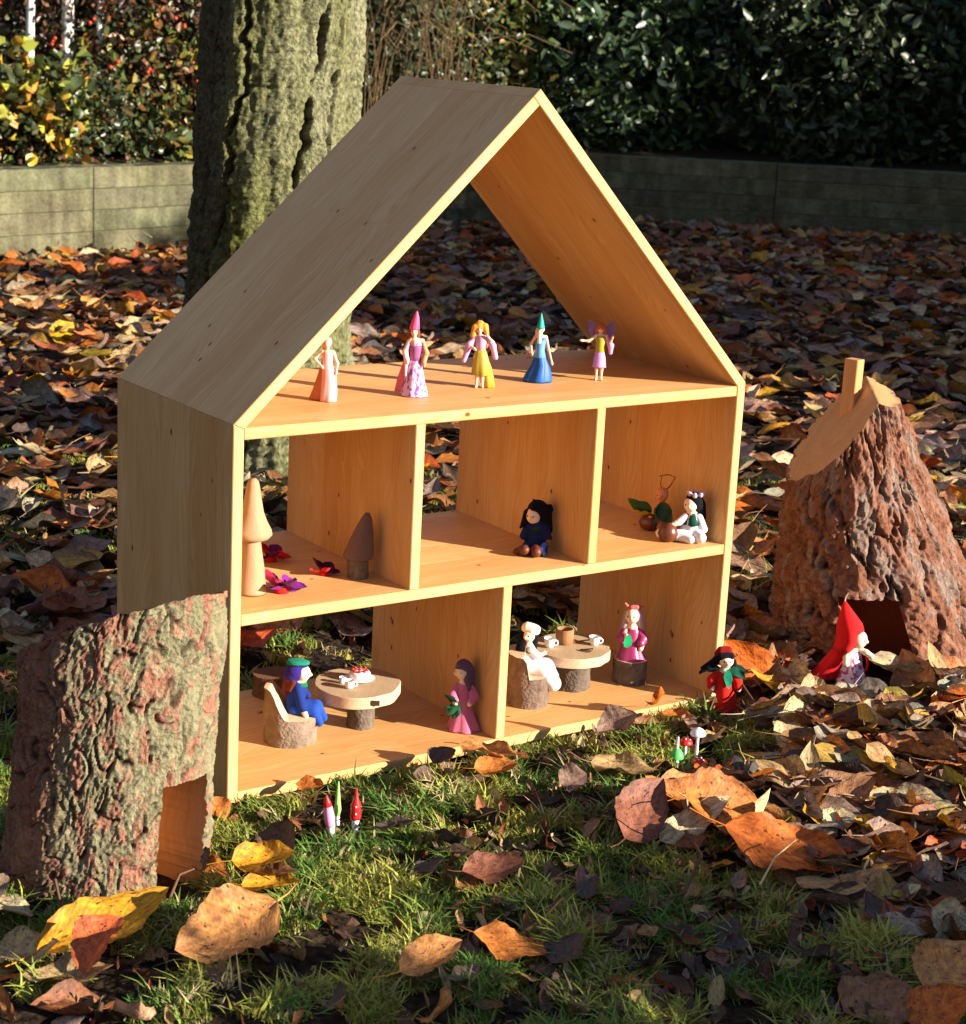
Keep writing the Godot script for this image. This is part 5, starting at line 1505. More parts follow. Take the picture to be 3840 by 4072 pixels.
	soft(t, "cap", [[-0.008, 0.0890, 0.001, 0.002, 0.0900, 0.0, 0.0068, 0.0062], [-0.014, 0.085, 0.002, -0.008, 0.088, 0.002, 0.004, 0.004]], cloth(srgb(132, 26, 24)), 0.0014)
	petal(t, "scarf_leaf", Vector3(0.003, 0.066, 0.010), Vector3(0.004, 0.037, 0.017), 0.015, 178.0, cloth(srgb(22, 112, 84)), -0.1, -0.15, 31)
	petal(t, "scarf_leaf", Vector3(0.006, 0.066, 0.006), Vector3(0.030, 0.050, 0.008), 0.013, 60.0, cloth(srgb(20, 76, 56)), -0.1, 0.2, 32)
	petal(t, "scarf_leaf", Vector3(0.010, 0.068, 0.0), Vector3(0.030, 0.060, 0.0), 0.012, 40.0, cloth(srgb(18, 48, 40)), -0.1, 0.2, 33)
	petal(t, "scarf_leaf", Vector3(-0.008, 0.066, 0.006), Vector3(-0.026, 0.058, 0.006), 0.011, -40.0, cloth(srgb(18, 58, 46)), -0.1, 0.2, 34)
	face(t, 0.0, 0.0757, 0.002, 0.0109, 0.1)
	t = thing("pale_flower", "little cream flower held low by the red dressed doll", "flower", Vector3(0.765, g0 + 0.022, 0.026), VIEW)
	for k in 5: petal(t, "petal", Vector3.ZERO, Vector3(-0.011 + 0.004 * k, 0.010 - 0.007 * absf(k - 2.0), 0.007), 0.008, 20.0 * k, cloth(srgb(226, 206, 150)), 0.2, 0.3, 90 + k)
	part("stalk", tube([Vector3.ZERO, Vector3(-0.001, -0.012, 0.002), Vector3(-0.004, -0.021, 0.003)], 0.001, 0.0008, 5), M.twig, t)
	# outside: red hood
	g0 = ground_y(1.030, 0.036) + 0.006
	var hood := cloth(srgb(214, 32, 32), 0.4)
	t = thing("doll", "doll in pointed red hood and cape beside the right stump doorway", "doll", Vector3(1.032, g0, 0.034), VIEW)
	soft(t, "body", [[-0.002, 0.024, 0, -0.002, 0.056, 0, 0.011, 0.010], [-0.002, 0.056, 0, 0.0, 0.064, 0, 0.0055, 0.0055], [0.0065, 0.0715, 0.004, 0.0065, 0.074, 0.003, 0.0120, 0.0120], [0.0175, 0.0710, 0.010, 0.0185, 0.0710, 0.0105, 0.0022, 0.002], [0.009, 0.056, 0.004, 0.018, 0.054, 0.009, 0.0050, 0.0042], [0.018, 0.054, 0.009, 0.026, 0.049, 0.012, 0.0042, 0.0048], [-0.006, 0.052, 0.008, -0.012, 0.046, 0.014, 0.0052, 0.0045], [-0.012, 0.046, 0.014, -0.012, 0.038, 0.017, 0.0045, 0.0058]], M.cloth_skin)
	part("dress", lathe([[0.0, 0.0225, 0.018, 0.12, 5, 0.002, 0.003], [0.003, 0.0228, 0.018, 0.12, 5, 0.002, 0.003], [0.018, 0.0185, 0.0155, 0.09, 5, 0.001, 0.002], [0.036, 0.0145, 0.013, 0.05, 5, 0, 0.001], [0.052, 0.012, 0.0105, 0.0, 5, 0, 0], [0.060, 0.007, 0.007, 0, 5, 0, 0]], 30), M.pink_print, t)
	part("ribbon", tube([Vector3(0.020, 0.048, 0.008), Vector3(0.022, 0.036, 0.010), Vector3(0.020, 0.026, 0.012)], 0.0028, 0.002, 6), hood, t)
	# a cone of felt, hollowed where the face looks out, and a cape that falls to the left
	var rings := []
	for q in [[0.130, 0.0014, -0.0195], [0.120, 0.0065, -0.0165], [0.108, 0.0122, -0.0130], [0.096, 0.0175, -0.009], [0.086, 0.0210, -0.005], [0.078, 0.0225, -0.003], [0.070, 0.0225, -0.003], [0.062, 0.0212, -0.006], [0.054, 0.0200, -0.010]]:
		var ring := []
		for i in 30:
			var a := TAU * i / 30.0
			var cut: float = smoothstep(0.35, 0.9, cos(a - 0.55)) * smoothstep(0.092, 0.080, q[0])
			var rr: float = q[1] * (1.0 - 0.42 * cut) * (1.0 + 0.035 * sin(a * 4.0 + q[0] * 90.0))
			ring.append(Vector3(q[2] + cos(a) * rr * 1.08, q[0], sin(a) * rr - 0.001))
		rings.append(ring)
	part("hood", skin(rings, true, true, 1.0), hood, t)
	part("cape", lathe([[0.006, 0.0260, 0.0150, 0.16, 4, -0.034, -0.007], [0.009, 0.0262, 0.0150, 0.16, 4, -0.033, -0.007], [0.022, 0.0235, 0.0150, 0.12, 4, -0.026, -0.007], [0.040, 0.0205, 0.0145, 0.08, 4, -0.017, -0.006], [0.056, 0.0180, 0.0140, 0.03, 4, -0.009, -0.004], [0.066, 0.0120, 0.0110, 0.0, 4, -0.003, -0.002]], 30), hood, t)
	part("hood_tip", tube([Vector3(-0.0195, 0.1285, -0.001), Vector3(-0.0190, 0.135, -0.001), Vector3(-0.0155, 0.143, -0.001)], 0.0014, 0.0006, 5), mat(srgb(206, 170, 150), 0.8), t)
	face(t, 0.0065, 0.0725, 0.0035, 0.0122, 1.0)

func make_toadstools() -> void:
	var red := mat(srgb(200, 36, 36), 0.4, 0.4)
	var white := mat(srgb(234, 232, 226), 0.5, 0.4)
	var sp := SphereMesh.new()
	sp.radius = 0.0012; sp.height = 0.0024; sp.radial_segments = 8; sp.rings = 4
	var cap_at := func(t: Node3D, y: float, r: float, h: float, m: Material, dots: bool) -> void:
		part("cap", lathe([[y - 0.0008, r * 0.3, r * 0.3], [y - 0.001, r * 0.92, r * 0.92], [y + 0.0006, r, r], [y + h * 0.45, r * 0.86, r * 0.86], [y + h * 0.8, r * 0.5, r * 0.5], [y + h, r * 0.1, r * 0.1]], 24), m, t)
		if dots:
			for k in 7: part("spot", sp, white, t, Vector3(cos(k * 2.4) * r * (0.35 + 0.07 * k), y + h * (0.9 - 0.09 * k), sin(k * 2.4) * r * (0.35 + 0.07 * k)))
	for q in [["toy_toadstool", "toy toadstool with red spotted cap, left of the white capped one", Vector2(0.606, 0.150), 0.030, 0.0095, 0.009, red, true], ["toy_toadstool", "low toy toadstool with red cap in front of the white capped one", Vector2(0.602, 0.183), 0.018, 0.0100, 0.008, red, true], ["toy_toadstool", "tallest toy toadstool with white cap on the right grass", Vector2(0.622, 0.155), 0.043, 0.0110, 0.010, mat(srgb(214, 222, 230), 0.45, 0.4), false]]:
		var g: float = ground_y(q[2].x, q[2].y)
		var t := thing(q[0], q[1], "toadstool", Vector3(q[2].x, g, q[2].y), 0.0, "toy toadstools on the right grass")
		part("stem", lathe([[-0.01, 0.0028, 0.0028], [0.0, 0.0030, 0.0030], [q[3] * 0.5, 0.0022, 0.0022], [q[3], 0.0020, 0.0020]], 14), white, t)
		cap_at.call(t, q[3], q[4], q[5], q[6], q[7])
	var t := thing("toy_toadstool", "toy toadstool with bright green cap and white tip on the right grass", "toadstool", Vector3(0.580, ground_y(0.58, 0.163), 0.163), 0.0, "toy toadstools on the right grass")
	part("stem", lathe([[-0.01, 0.004, 0.004], [0.006, 0.0048, 0.0048], [0.012, 0.003, 0.003], [0.046, 0.0014, 0.0014]], 14), white, t)
	cap_at.call(t, 0.017, 0.0095, 0.014, mat(srgb(80, 190, 90), 0.45, 0.4), false)
	# slim ones on the left
	t = thing("toy_toadstool", "slim toy toadstool with pink body and red tip on the left grass", "toadstool", Vector3(0.064, ground_y(0.064, 0.146), 0.146), 0.0, "slim toy toadstools on the left grass")
	t.rotation_degrees = Vector3(0, VIEW, 9.0)
	part("stem", lathe([[-0.01, 0.0032, 0.0032], [0.0, 0.0036, 0.0036], [0.016, 0.0042, 0.0042], [0.034, 0.0056, 0.0056], [0.040, 0.005, 0.005]], 16), white, t)
	part("sleeve", lathe([[0.018, 0.0054, 0.0054], [0.030, 0.0066, 0.0066], [0.044, 0.0052, 0.0052], [0.048, 0.003, 0.003]], 16), mat(srgb(222, 150, 190), 0.5, 0.4), t)
	part("cap", lathe([[0.044, 0.0054, 0.0054], [0.050, 0.0040, 0.0040], [0.0575, 0.0008, 0.0008]], 16), red, t)
	t = thing("toy_toadstool", "slim toy toadstool with long red cap and white stem on the left grass", "toadstool", Vector3(0.103, ground_y(0.103, 0.133), 0.133), 0.0, "slim toy toadstools on the left grass")
	part("stem", lathe([[-0.01, 0.0042, 0.0042], [0.0, 0.0044, 0.0044], [0.016, 0.0044, 0.0044], [0.020, 0.003, 0.003]], 16), white, t)
	part("cap", lathe([[0.0165, 0.0062, 0.0062], [0.019, 0.0068, 0.0068], [0.030, 0.0060, 0.0060], [0.034, 0.0066, 0.0066], [0.042, 0.0030, 0.0030], [0.056, 0.0008, 0.0008]], 16), red, t)
	for k in 5: part("spot", sp, white, t, Vector3(cos(k * 2.1) * 0.0062, 0.022 + k * 0.003, sin(k * 2.1) * 0.0062))
	t = thing("toy_toadstool", "slim bright green toy toadstool behind the pink one on the left grass", "toadstool", Vector3(0.095, ground_y(0.095, 0.104), 0.104), 0.0, "slim toy toadstools on the left grass")
	part("stem", lathe([[-0.01, 0.003, 0.003], [0.0, 0.0032, 0.0032], [0.014, 0.0028, 0.0028]], 14), white, t)
	part("cap", lathe([[0.012, 0.0030, 0.0030], [0.020, 0.0044, 0.0044], [0.030, 0.0034, 0.0034], [0.056, 0.0009, 0.0009]], 16), mat(srgb(150, 216, 110), 0.45, 0.4), t)

# ------------------------------------------------------------------ leaves, grass, twigs
func density(x: float, z: float) -> float:
	# how thickly leaves lie, 0 to 1
	if x > -0.04 and x < 0.84 and z > -0.36 and z < 0.012: return 0.0
	var a := 1.0 if z < -0.36 else 0.0
	a = maxf(a, smoothstep(0.62, 1.0, x + z * 0.35) if z < 0.5 else 0.0)
	a = maxf(a, smoothstep(0.22, 0.5, x - 0.1) * smoothstep(0.16, 0.3, z) * 0.95)
	a = maxf(a, smoothstep(-0.2, -0.5, x - z * 0.3))
	return maxf(a, 0.13)

const SPOTS := [
	[Vector2(-0.19, 0.12), "the left log house"], [Vector2(0.0, 0.02), "the dollhouse left corner"], [Vector2(0.40, 0.01), "the dollhouse floor middle"],
	[Vector2(0.79, 0.02), "the red dressed doll"], [Vector2(1.03, 0.03), "the red hooded doll"], [Vector2(1.2, -0.07), "the right stump house"], [Vector2(0.09, 0.13), "the slim toy toadstools"],
	[Vector2(0.60, 0.16), "the right toy toadstools"], [Vector2(0.46, 0.50), "the big orange leaf"], [Vector2(-0.28, 0.30), "the golden leaf"], [Vector2(-0.08, 0.32), "the peach leaf"],
	[Vector2(0.15, 0.35), "the red brown leaf"], [Vector2(0.36, 0.68), "the lower right corner pile"], [Vector2(0.05, 0.56), "the bottom edge"], [Vector2(0.93, -1.54), "the cherry trunk"], [Vector2(0.0, -0.33), "the dollhouse rear left corner"], [Vector2(0.8, -0.33), "the dollhouse rear right corner"],
	[Vector2(0.7, 0.35), "the wide beige leaf"], [Vector2(0.72, 0.55), "the right edge"]]
const ORDER := ["", "second ", "third ", "fourth ", "fifth ", "sixth ", "seventh ", "eighth ", "ninth ", "tenth "]

func make_fallen_leaves() -> void:
	var hand := [
	["large golden yellow leaf lying in front of the left stump", "yellow", Vector3(-0.355, 0.010, 0.279), Vector3(-0.204, 0.030, 0.257), 0.085, -12, 0.25, 0.35],
	["red orange leaf standing against the large golden leaf", "red", Vector3(-0.340, 0.012, 0.347), Vector3(-0.284, 0.050, 0.317), 0.062, 10, -0.30, 0.45],
	["pale grey green leaf touching the lower left edge beside the golden leaf", "tan", Vector3(-0.395, 0.012, 0.251), Vector3(-0.330, 0.020, 0.275), 0.075, 0, 0.20, 0.20],
	["cream leaf tucked under the foot of the left stump", "beige", Vector3(-0.357, 0.010, 0.137), Vector3(-0.330, 0.015, 0.201), 0.060, 5, 0.20, 0.20],
	["yellow and peach leaf with its stalk up on the grass right of the golden leaf", "peach", Vector3(-0.126, 0.035, 0.354), Vector3(-0.240, 0.010, 0.355), 0.085, -20, 0.35, 0.30],
	["bright yellow crumpled leaf right of the left stump doorway", "yellow", Vector3(-0.109, 0.030, 0.222), Vector3(-0.049, 0.028, 0.256), 0.055, -25, 0.50, 0.50],
	["yellow curled leaf just below the bright yellow crumpled leaf", "yellow", Vector3(-0.115, 0.014, 0.257), Vector3(-0.064, 0.012, 0.297), 0.050, -15, 0.40, 0.50],
	["brown leaf sandwiched between two yellow crumpled leaves", "brown", Vector3(-0.112, 0.022, 0.242), Vector3(-0.059, 0.022, 0.283), 0.050, 15, 0.30, 0.40],
	["small orange yellow leaf before the left stump doorway", "orange", Vector3(-0.128, 0.014, 0.161), Vector3(-0.099, 0.006, 0.199), 0.035, -10, 0.20, 0.30],
	["dark brown shrivelled leaf on the grass below the dollhouse corner", "darkbrown", Vector3(-0.034, 0.030, 0.158), Vector3(-0.030, 0.012, 0.222), 0.055, -20, 0.50, 0.60],
	["small orange leaf leaning by the dollhouse left front corner", "orange", Vector3(-0.034, 0.025, 0.024), Vector3(-0.027, 0.006, 0.054), 0.035, -10, 0.20, 0.30],
	["red brown curled leaf alone on the grass in the middle", "redbrown", Vector3(0.117, 0.012, 0.340), Vector3(0.182, 0.022, 0.368), 0.050, -15, 0.40, 0.40],
	["orange leaf with a dark shaded half on the front grass", "orange", Vector3(0.039, 0.022, 0.474), Vector3(0.094, 0.012, 0.529), 0.055, -10, 0.30, 0.30],
	["orange tan curled leaf below centre of the grass", "peach", Vector3(-0.066, 0.012, 0.499), Vector3(0.006, 0.025, 0.503), 0.045, -25, 0.40, 0.50],
	["dark purple brown leaf on the grass right of the thin toy mushrooms", "purple", Vector3(0.101, 0.012, 0.181), Vector3(0.150, 0.014, 0.199), 0.045, 0, 0.40, 0.30],
	["slate dark small leaf on the grass left of the red brown leaf", "purple", Vector3(0.074, 0.008, 0.309), Vector3(0.110, 0.018, 0.315), 0.035, 0, 0.30, 0.30],
	["orange brown cupped leaf in front of the dollhouse floor edge", "orange", Vector3(0.281, 0.025, 0.120), Vector3(0.337, 0.030, 0.136), 0.055, -25, 0.50, 0.40],
	["tan arched leaf lying over the cupped leaf at the floor edge", "peach", Vector3(0.300, 0.040, 0.062), Vector3(0.340, 0.040, 0.133), 0.045, -10, 0.30, 0.40],
	["blackish crumpled leaf left of the cupped leaf at the floor edge", "purple", Vector3(0.266, 0.020, 0.054), Vector3(0.301, 0.030, 0.051), 0.050, 0, 0.40, 0.50],
	["dark brown leaf on the grass under the dollhouse floor edge", "darkbrown", Vector3(0.218, 0.020, 0.078), Vector3(0.243, 0.006, 0.100), 0.060, -10, 0.40, 0.40],
	["tan pointed leaf standing up at the bottom edge", "peach", Vector3(-0.076, 0.000, 0.570), Vector3(-0.074, 0.040, 0.610), 0.050, -20, 0.20, 0.40],
	["dark grey brown leaf right of the half shaded orange leaf", "purple", Vector3(0.094, 0.010, 0.540), Vector3(0.135, 0.020, 0.536), 0.060, 0, 0.30, 0.30],
	["dark mauve leaf standing at the bottom edge left of the tan one", "purple", Vector3(-0.167, 0.005, 0.529), Vector3(-0.156, 0.030, 0.548), 0.050, 0, 0.30, 0.40],
	["orange leaf pressed under the dollhouse floor left of the toy mushrooms", "orange", Vector3(0.081, 0.020, 0.025), Vector3(0.105, 0.020, 0.053), 0.040, 0, 0.30, 0.30],
	["tan brown leaf with a pale stalk below the right toy mushrooms", "tan", Vector3(0.444, 0.020, 0.151), Vector3(0.505, 0.016, 0.214), 0.065, -12, 0.30, 0.30],
	["dull rust leaf with a dark spot tilted up left of the large orange leaf", "redbrown", Vector3(0.333, 0.018, 0.352), Vector3(0.430, 0.050, 0.308), 0.075, -35, 0.30, 0.20],
	["narrow sunlit beige leaf edge beside the dull rust leaf", "beige", Vector3(0.386, 0.008, 0.358), Vector3(0.479, 0.045, 0.379), 0.040, -40, 0.15, 0.30],
	["broad orange brown leaf behind the narrow beige one", "orange", Vector3(0.423, 0.050, 0.358), Vector3(0.519, 0.030, 0.379), 0.085, -30, 0.30, 0.20],
	["large bright orange leaf lying diagonally on the right grass", "brightorange", Vector3(0.423, 0.045, 0.430), Vector3(0.520, 0.008, 0.542), 0.085, -30, 0.25, 0.35],
	["narrow cream leaf standing upright above the large bright orange leaf", "cream", Vector3(0.486, 0.015, 0.416), Vector3(0.495, 0.075, 0.430), 0.030, -10, 0.10, 0.50],
	["mottled yellow brown crumpled leaf right of the upright cream leaf", "olive", Vector3(0.502, 0.020, 0.404), Vector3(0.533, 0.015, 0.455), 0.050, -20, 0.50, 0.50],
	["pinkish tan veined leaf curling up right of the upright cream leaf", "peach", Vector3(0.582, 0.015, 0.381), Vector3(0.617, 0.045, 0.405), 0.050, -25, 0.40, 0.40],
	["rust brown pointed leaf behind the pinkish tan veined leaf", "brown", Vector3(0.619, 0.015, 0.401), Vector3(0.701, 0.040, 0.404), 0.050, -20, 0.20, 0.30],
	["small vivid yellow leaf at the right among tan leaves", "yellow", Vector3(0.670, 0.030, 0.417), Vector3(0.727, 0.030, 0.415), 0.035, -20, 0.20, 0.20],
	["ribbed beige leaf under the small vivid yellow leaf", "beige", Vector3(0.669, 0.025, 0.411), Vector3(0.748, 0.020, 0.483), 0.055, -20, 0.30, 0.30],
	["rounded pale yellow leaf with a small hole", "cream", Vector3(0.573, 0.015, 0.444), Vector3(0.615, 0.030, 0.453), 0.055, -25, 0.50, 0.20],
	["dark red brown leaf right of the rounded pale yellow leaf", "redbrown", Vector3(0.605, 0.015, 0.461), Vector3(0.650, 0.010, 0.488), 0.050, -10, 0.30, 0.30],
	["wide smooth beige leaf in front of the red hooded doll", "beige", Vector3(0.870, 0.020, 0.204), Vector3(0.951, 0.020, 0.236), 0.070, -12, 0.25, 0.20],
	["slender tan leaf with a long stalk left of the wide beige leaf", "tan", Vector3(0.763, 0.012, 0.173), Vector3(0.813, 0.020, 0.250), 0.030, -10, 0.10, 0.50],
	["rounded orange brown leaf behind the wide beige leaf", "brown", Vector3(0.921, 0.020, 0.186), Vector3(1.002, 0.020, 0.207), 0.070, -15, 0.30, 0.20],
	["bright orange leaf at the right edge below the right stump", "brightorange", Vector3(1.030, 0.020, 0.232), Vector3(1.103, 0.030, 0.248), 0.090, -20, 0.30, 0.20],
	["little cream leaf with an upright stalk right of the slender tan leaf", "cream", Vector3(0.836, 0.020, 0.303), Vector3(0.853, 0.008, 0.323), 0.030, -15, 0.30, 0.30],
	["pinkish rolled leaf rising at the right edge", "peach", Vector3(0.786, 0.015, 0.385), Vector3(0.839, 0.040, 0.401), 0.035, -15, 0.30, 0.60],
	["beige leaf below the pinkish rolled leaf at the right edge", "beige", Vector3(0.804, 0.030, 0.427), Vector3(0.804, 0.010, 0.470), 0.050, -15, 0.30, 0.30],
	["pink tan folded leaf under the ribbed beige leaf", "peach", Vector3(0.692, 0.020, 0.461), Vector3(0.732, 0.015, 0.522), 0.045, -15, 0.30, 0.40],
	["orange brown curled leaf below the pink tan folded leaf", "orange", Vector3(0.610, 0.010, 0.524), Vector3(0.624, 0.035, 0.551), 0.050, -20, 0.40, 0.50],
	["faded brown leaf under the orange brown curled leaf", "brown", Vector3(0.561, 0.010, 0.566), Vector3(0.601, 0.015, 0.572), 0.050, -10, 0.30, 0.30],
	["small cream leaf near the right edge below the curled leaves", "cream", Vector3(0.523, 0.010, 0.614), Vector3(0.550, 0.030, 0.621), 0.035, -20, 0.20, 0.30],
	["crumpled beige leaf at the lower right corner pile", "beige", Vector3(0.472, 0.040, 0.705), Vector3(0.489, 0.020, 0.742), 0.060, -25, 0.60, 0.50],
	["large peach tan leaf with a hole at the lower right corner", "peach", Vector3(0.374, 0.020, 0.792), Vector3(0.446, 0.050, 0.790), 0.085, -25, 0.20, 0.20],
	["orange leaf at the bottom right corner", "brightorange", Vector3(0.325, 0.010, 0.814), Vector3(0.383, 0.040, 0.844), 0.080, -25, 0.30, 0.30],
	["wide shaded brown leaf left of the orange corner leaf", "brown", Vector3(0.282, 0.010, 0.770), Vector3(0.362, 0.020, 0.785), 0.085, -10, 0.20, 0.20],
	["orange red leaf at the right edge above the crumpled corner leaf", "orange", Vector3(0.563, 0.020, 0.630), Vector3(0.592, 0.010, 0.642), 0.050, -15, 0.20, 0.30],
	["crumpled tan leaf between the two red dolls", "tan", Vector3(0.875, 0.035, 0.083), Vector3(0.912, 0.020, 0.106), 0.060, -30, 0.60, 0.50],
	["orange brown leaf right of the crumpled tan leaf", "orange", Vector3(0.917, 0.020, 0.116), Vector3(0.926, 0.020, 0.135), 0.050, -20, 0.30, 0.30],
	["small orange leaf below the crumpled tan leaf", "orange", Vector3(0.839, 0.020, 0.153), Vector3(0.843, 0.006, 0.169), 0.035, -10, 0.20, 0.30],
	["orange tan leaf fragment on the grass below the slender tan leaf", "orange", Vector3(0.746, 0.015, 0.229), Vector3(0.762, 0.015, 0.250), 0.040, -15, 0.30, 0.30],
	["pinkish brown rolled leaf at the right end of the floor edge", "mauve", Vector3(0.517, 0.020, 0.074), Vector3(0.567, 0.045, 0.094), 0.050, -20, 0.50, 0.60],
	["curly orange leaf against the dollhouse floor left of the red dressed doll", "brightorange", Vector3(0.661, 0.020, 0.014), Vector3(0.642, 0.055, 0.062), 0.030, -20, 0.70, 0.50],
	["thin orange leaf below the curly orange one", "orange", Vector3(0.665, 0.015, 0.031), Vector3(0.691, 0.010, 0.067), 0.030, -15, 0.40, 0.50],
	["round near black leaf on the right grass", "purple", Vector3(0.637, 0.012, 0.256), Vector3(0.677, 0.020, 0.264), 0.045, 0, 0.40, 0.20],
	["mauve curled leaf below the round near black leaf", "mauve", Vector3(0.589, 0.012, 0.310), Vector3(0.636, 0.020, 0.319), 0.040, -10, 0.40, 0.40],
	["dull mauve leaf left of the tan stalked leaf", "mauve", Vector3(0.380, 0.010, 0.173), Vector3(0.416, 0.015, 0.181), 0.050, -10, 0.30, 0.30],
	["thin mauve leaf blade standing in the centre grass", "mauve", Vector3(0.315, 0.005, 0.309), Vector3(0.326, 0.025, 0.322), 0.025, -20, 0.20, 0.50],
	["small grey purple leaf on the centre grass", "purple", Vector3(0.217, 0.004, 0.428), Vector3(0.247, 0.020, 0.419), 0.030, -10, 0.20, 0.40],
	]
	var k := 0
	for q in hand:
		var b: Vector3 = q[2]
		var e: Vector3 = q[3]
		b.y += ground_y(b.x, b.z) + 0.006
		e.y += ground_y(e.x, e.z) + 0.006
		var l := clampf(b.distance_to(e), 0.032, 0.16)
		var o := part("fallen_leaf", leaf_mesh(l, q[4], q[6], q[7], 500 + k, true, 20, 8), leaf_material(q[1], k % 3), self)
		var tip_over: float = deg_to_rad(q[5])
		var open_side := Vector3(-0.57, 0.0, 0.82)   # a negative roll tips the blade open towards the lawn in front, a positive one away
		var ba := basis_along(e - b, absf(tip_over))
		var bb := basis_along(e - b, -absf(tip_over))
		if (ba.y.dot(open_side) > bb.y.dot(open_side)) != (tip_over < 0.0): ba = bb
		o.transform = Transform3D(ba, (b + e) * 0.5)
		tag(o, q[0], "leaf", "fallen leaves")
		k += 1
	# the big one standing behind the red dressed doll
	var o := part("fallen_leaf", leaf_mesh(0.125, 0.066, 0.25, 0.2, 611, true, 16, 8), leaf_material("brightorange", 1), self)
	var z := Vector3(-0.58, 0.62, -0.42).normalized()
	var y := Vector3(-0.5, 0.35, 0.79)
	y = (y - z * y.dot(z)).normalized()
	o.transform = Transform3D(Basis(y.cross(z), y, z), Vector3(0.864, 0.045, -0.004))
	tag(o, "large orange leaf standing upright behind the red dressed doll", "leaf", "fallen leaves")
	# the rest of the litter
	var g := RandomNumberGenerator.new()
	g.seed = 77
	var tones := ["brown", "redbrown", "darkbrown", "mauve", "tan", "peach", "orange", "brown", "grey", "beige", "redbrown", "olive", "brown", "mauve", "tan", "yellow", "orange", "darkbrown", "red", "tan", "grey", "mauve", "purple", "brown", "tan", "grey", "brown", "mauve", "beige"]
	var shades := {"brown": "brown", "redbrown": "rust red", "darkbrown": "dark brown", "mauve": "mauve brown", "tan": "tan", "peach": "peach coloured", "orange": "orange", "purple": "blackish", "beige": "beige", "grey": "grey brown", "olive": "olive yellow", "yellow": "yellow", "red": "red", "cream": "cream", "brightorange": "bright orange"}
	var forms := [["flat", 0.1, 0.12], ["cupped", 0.35, 0.4], ["curled", 0.7, 0.5], ["arched", -0.6, -0.3], ["folded", 0.25, 0.8], ["wavy", 0.2, 0.25]]
	var meshes := []
	for f in 6:
		for s in 2: meshes.append(leaf_mesh(1.0, [0.50, 0.62][s], forms[f][1] + 0.12 * s, forms[f][2], 700 + f * 10 + s, s == 0, 10, 6))
	var eye := Vector2(-1.0248, 1.9545)
	var fwd := Vector2(0.5784, -0.8158)
	var side := Vector2(0.8158, 0.5784)
	var all := []
	var tries := 0
	while all.size() < 10500 and tries < 80000:
		tries += 1
		var d := 1.5 + 9.0 * pow(g.randf(), 0.62)
		var a := g.randf_range(-0.36, 0.36)
		if tries % 4 == 0:
			d = g.randf_range(1.7, 3.2)
			a = g.randf_range(-0.02, 0.34)
		var p := eye + fwd * d + side * d * a
		if p.x > 0.0 and p.x < 0.85 and p.y < -0.3 and p.y > -0.47: continue
		var wall := p.y + 4.53 + p.x * 0.28
		if wall < 0.1 or p.y < -5.9 + (p.x - 5.0) * 0.76 + 0.1 and p.x > 5.0: continue
		if g.randf() > density(p.x, p.y): continue
		if Vector2(p.x - 0.925, p.y + 1.545).length() < 0.24: continue
		if Vector2((p - Vector2(-0.207, 0.104)).dot(RIGHT) / 0.125, (p - Vector2(-0.207, 0.104)).dot(AWAY) / 0.10).length() < 1.0: continue
		if Vector2(p.x - 1.205, p.y + 0.071).length() < 0.205: continue
		if Vector2(p.x - 1.005, p.y - 0.065).length() < 0.085 or Vector2(p.x - 0.765, p.y - 0.0).length() < 0.085 or Vector2(p.x - 0.61, p.y - 0.17).length() < 0.06: continue
		var lit := density(p.x, p.y)
		var size := g.randf_range(0.065, 0.13) if lit > 0.5 else g.randf_range(0.025, 0.055)
		if d < 2.6 and lit > 0.2: size *= 0.75
		var mi := g.randi() % 12
		var tone: String = tones[g.randi() % tones.size()]
		if lit < 0.2: tone = ["darkbrown", "purple", "brown", "darkbrown", "mauve", "tan"][g.randi() % 6]
		var lift := g.randf_range(0.003, 0.03) if lit > 0.5 else 0.008
		var tilt := 0.23 if lit > 0.5 else 0.3
		var bs := Basis.from_euler(Vector3(g.randfn() * tilt, g.randf() * TAU, g.randfn() * tilt)).scaled(Vector3(size, size, size))
		if p.x > 0.0 and p.x < 0.8 and p.y < -0.36 and p.y > -0.75 and tone in ["yellow", "orange", "olive"]: tone = "brown"
		var jit := Color(g.randf_range(0.8, 1.2), g.randf_range(0.85, 1.12), g.randf_range(0.85, 1.1))
		all.append({"d": d, "in": absf(a) < 0.26 and d > 1.75, "m": mi, "tone": tone, "tr": Transform3D(bs, Vector3(p.x, ground_y(p.x, p.y) + lift, p.y)), "s": size, "jit": jit, "p": p})
	all.sort_custom(func(u, w): return u.s / u.d > w.s / w.d)
	var singles := []
	var rest := []
	for q in all:
		if q["in"] and singles.size() < 228 and not (q.p.x > 0.0 and q.p.x < 0.8 and q.p.y < -0.36 and q.p.y > -1.2): singles.append(q)
		else: rest.append(q)
	var named := {}
	for q in singles:
		var best := 0
		for i in SPOTS.size():
			if q.p.distance_to(SPOTS[i][0]) < q.p.distance_to(SPOTS[best][0]): best = i
		var r: Vector2 = q.p - SPOTS[best][0]
		var where := ""
		if absf(r.dot(side)) > absf(r.dot(fwd)): where = "to the right of" if r.dot(side) > 0 else "to the left of"
		else: where = "behind" if r.dot(fwd) > 0 else "in front of"
		if SPOTS[best][1] == "the bottom edge" or SPOTS[best][1] == "the right edge": where = "near"
		var key := "%s %s leaf %s %s" % [shades[q.tone], forms[q.m / 2][0], where, SPOTS[best][1]]
		if not named.has(key): named[key] = []
		named[key].append(q)
		q.gap = r.length()
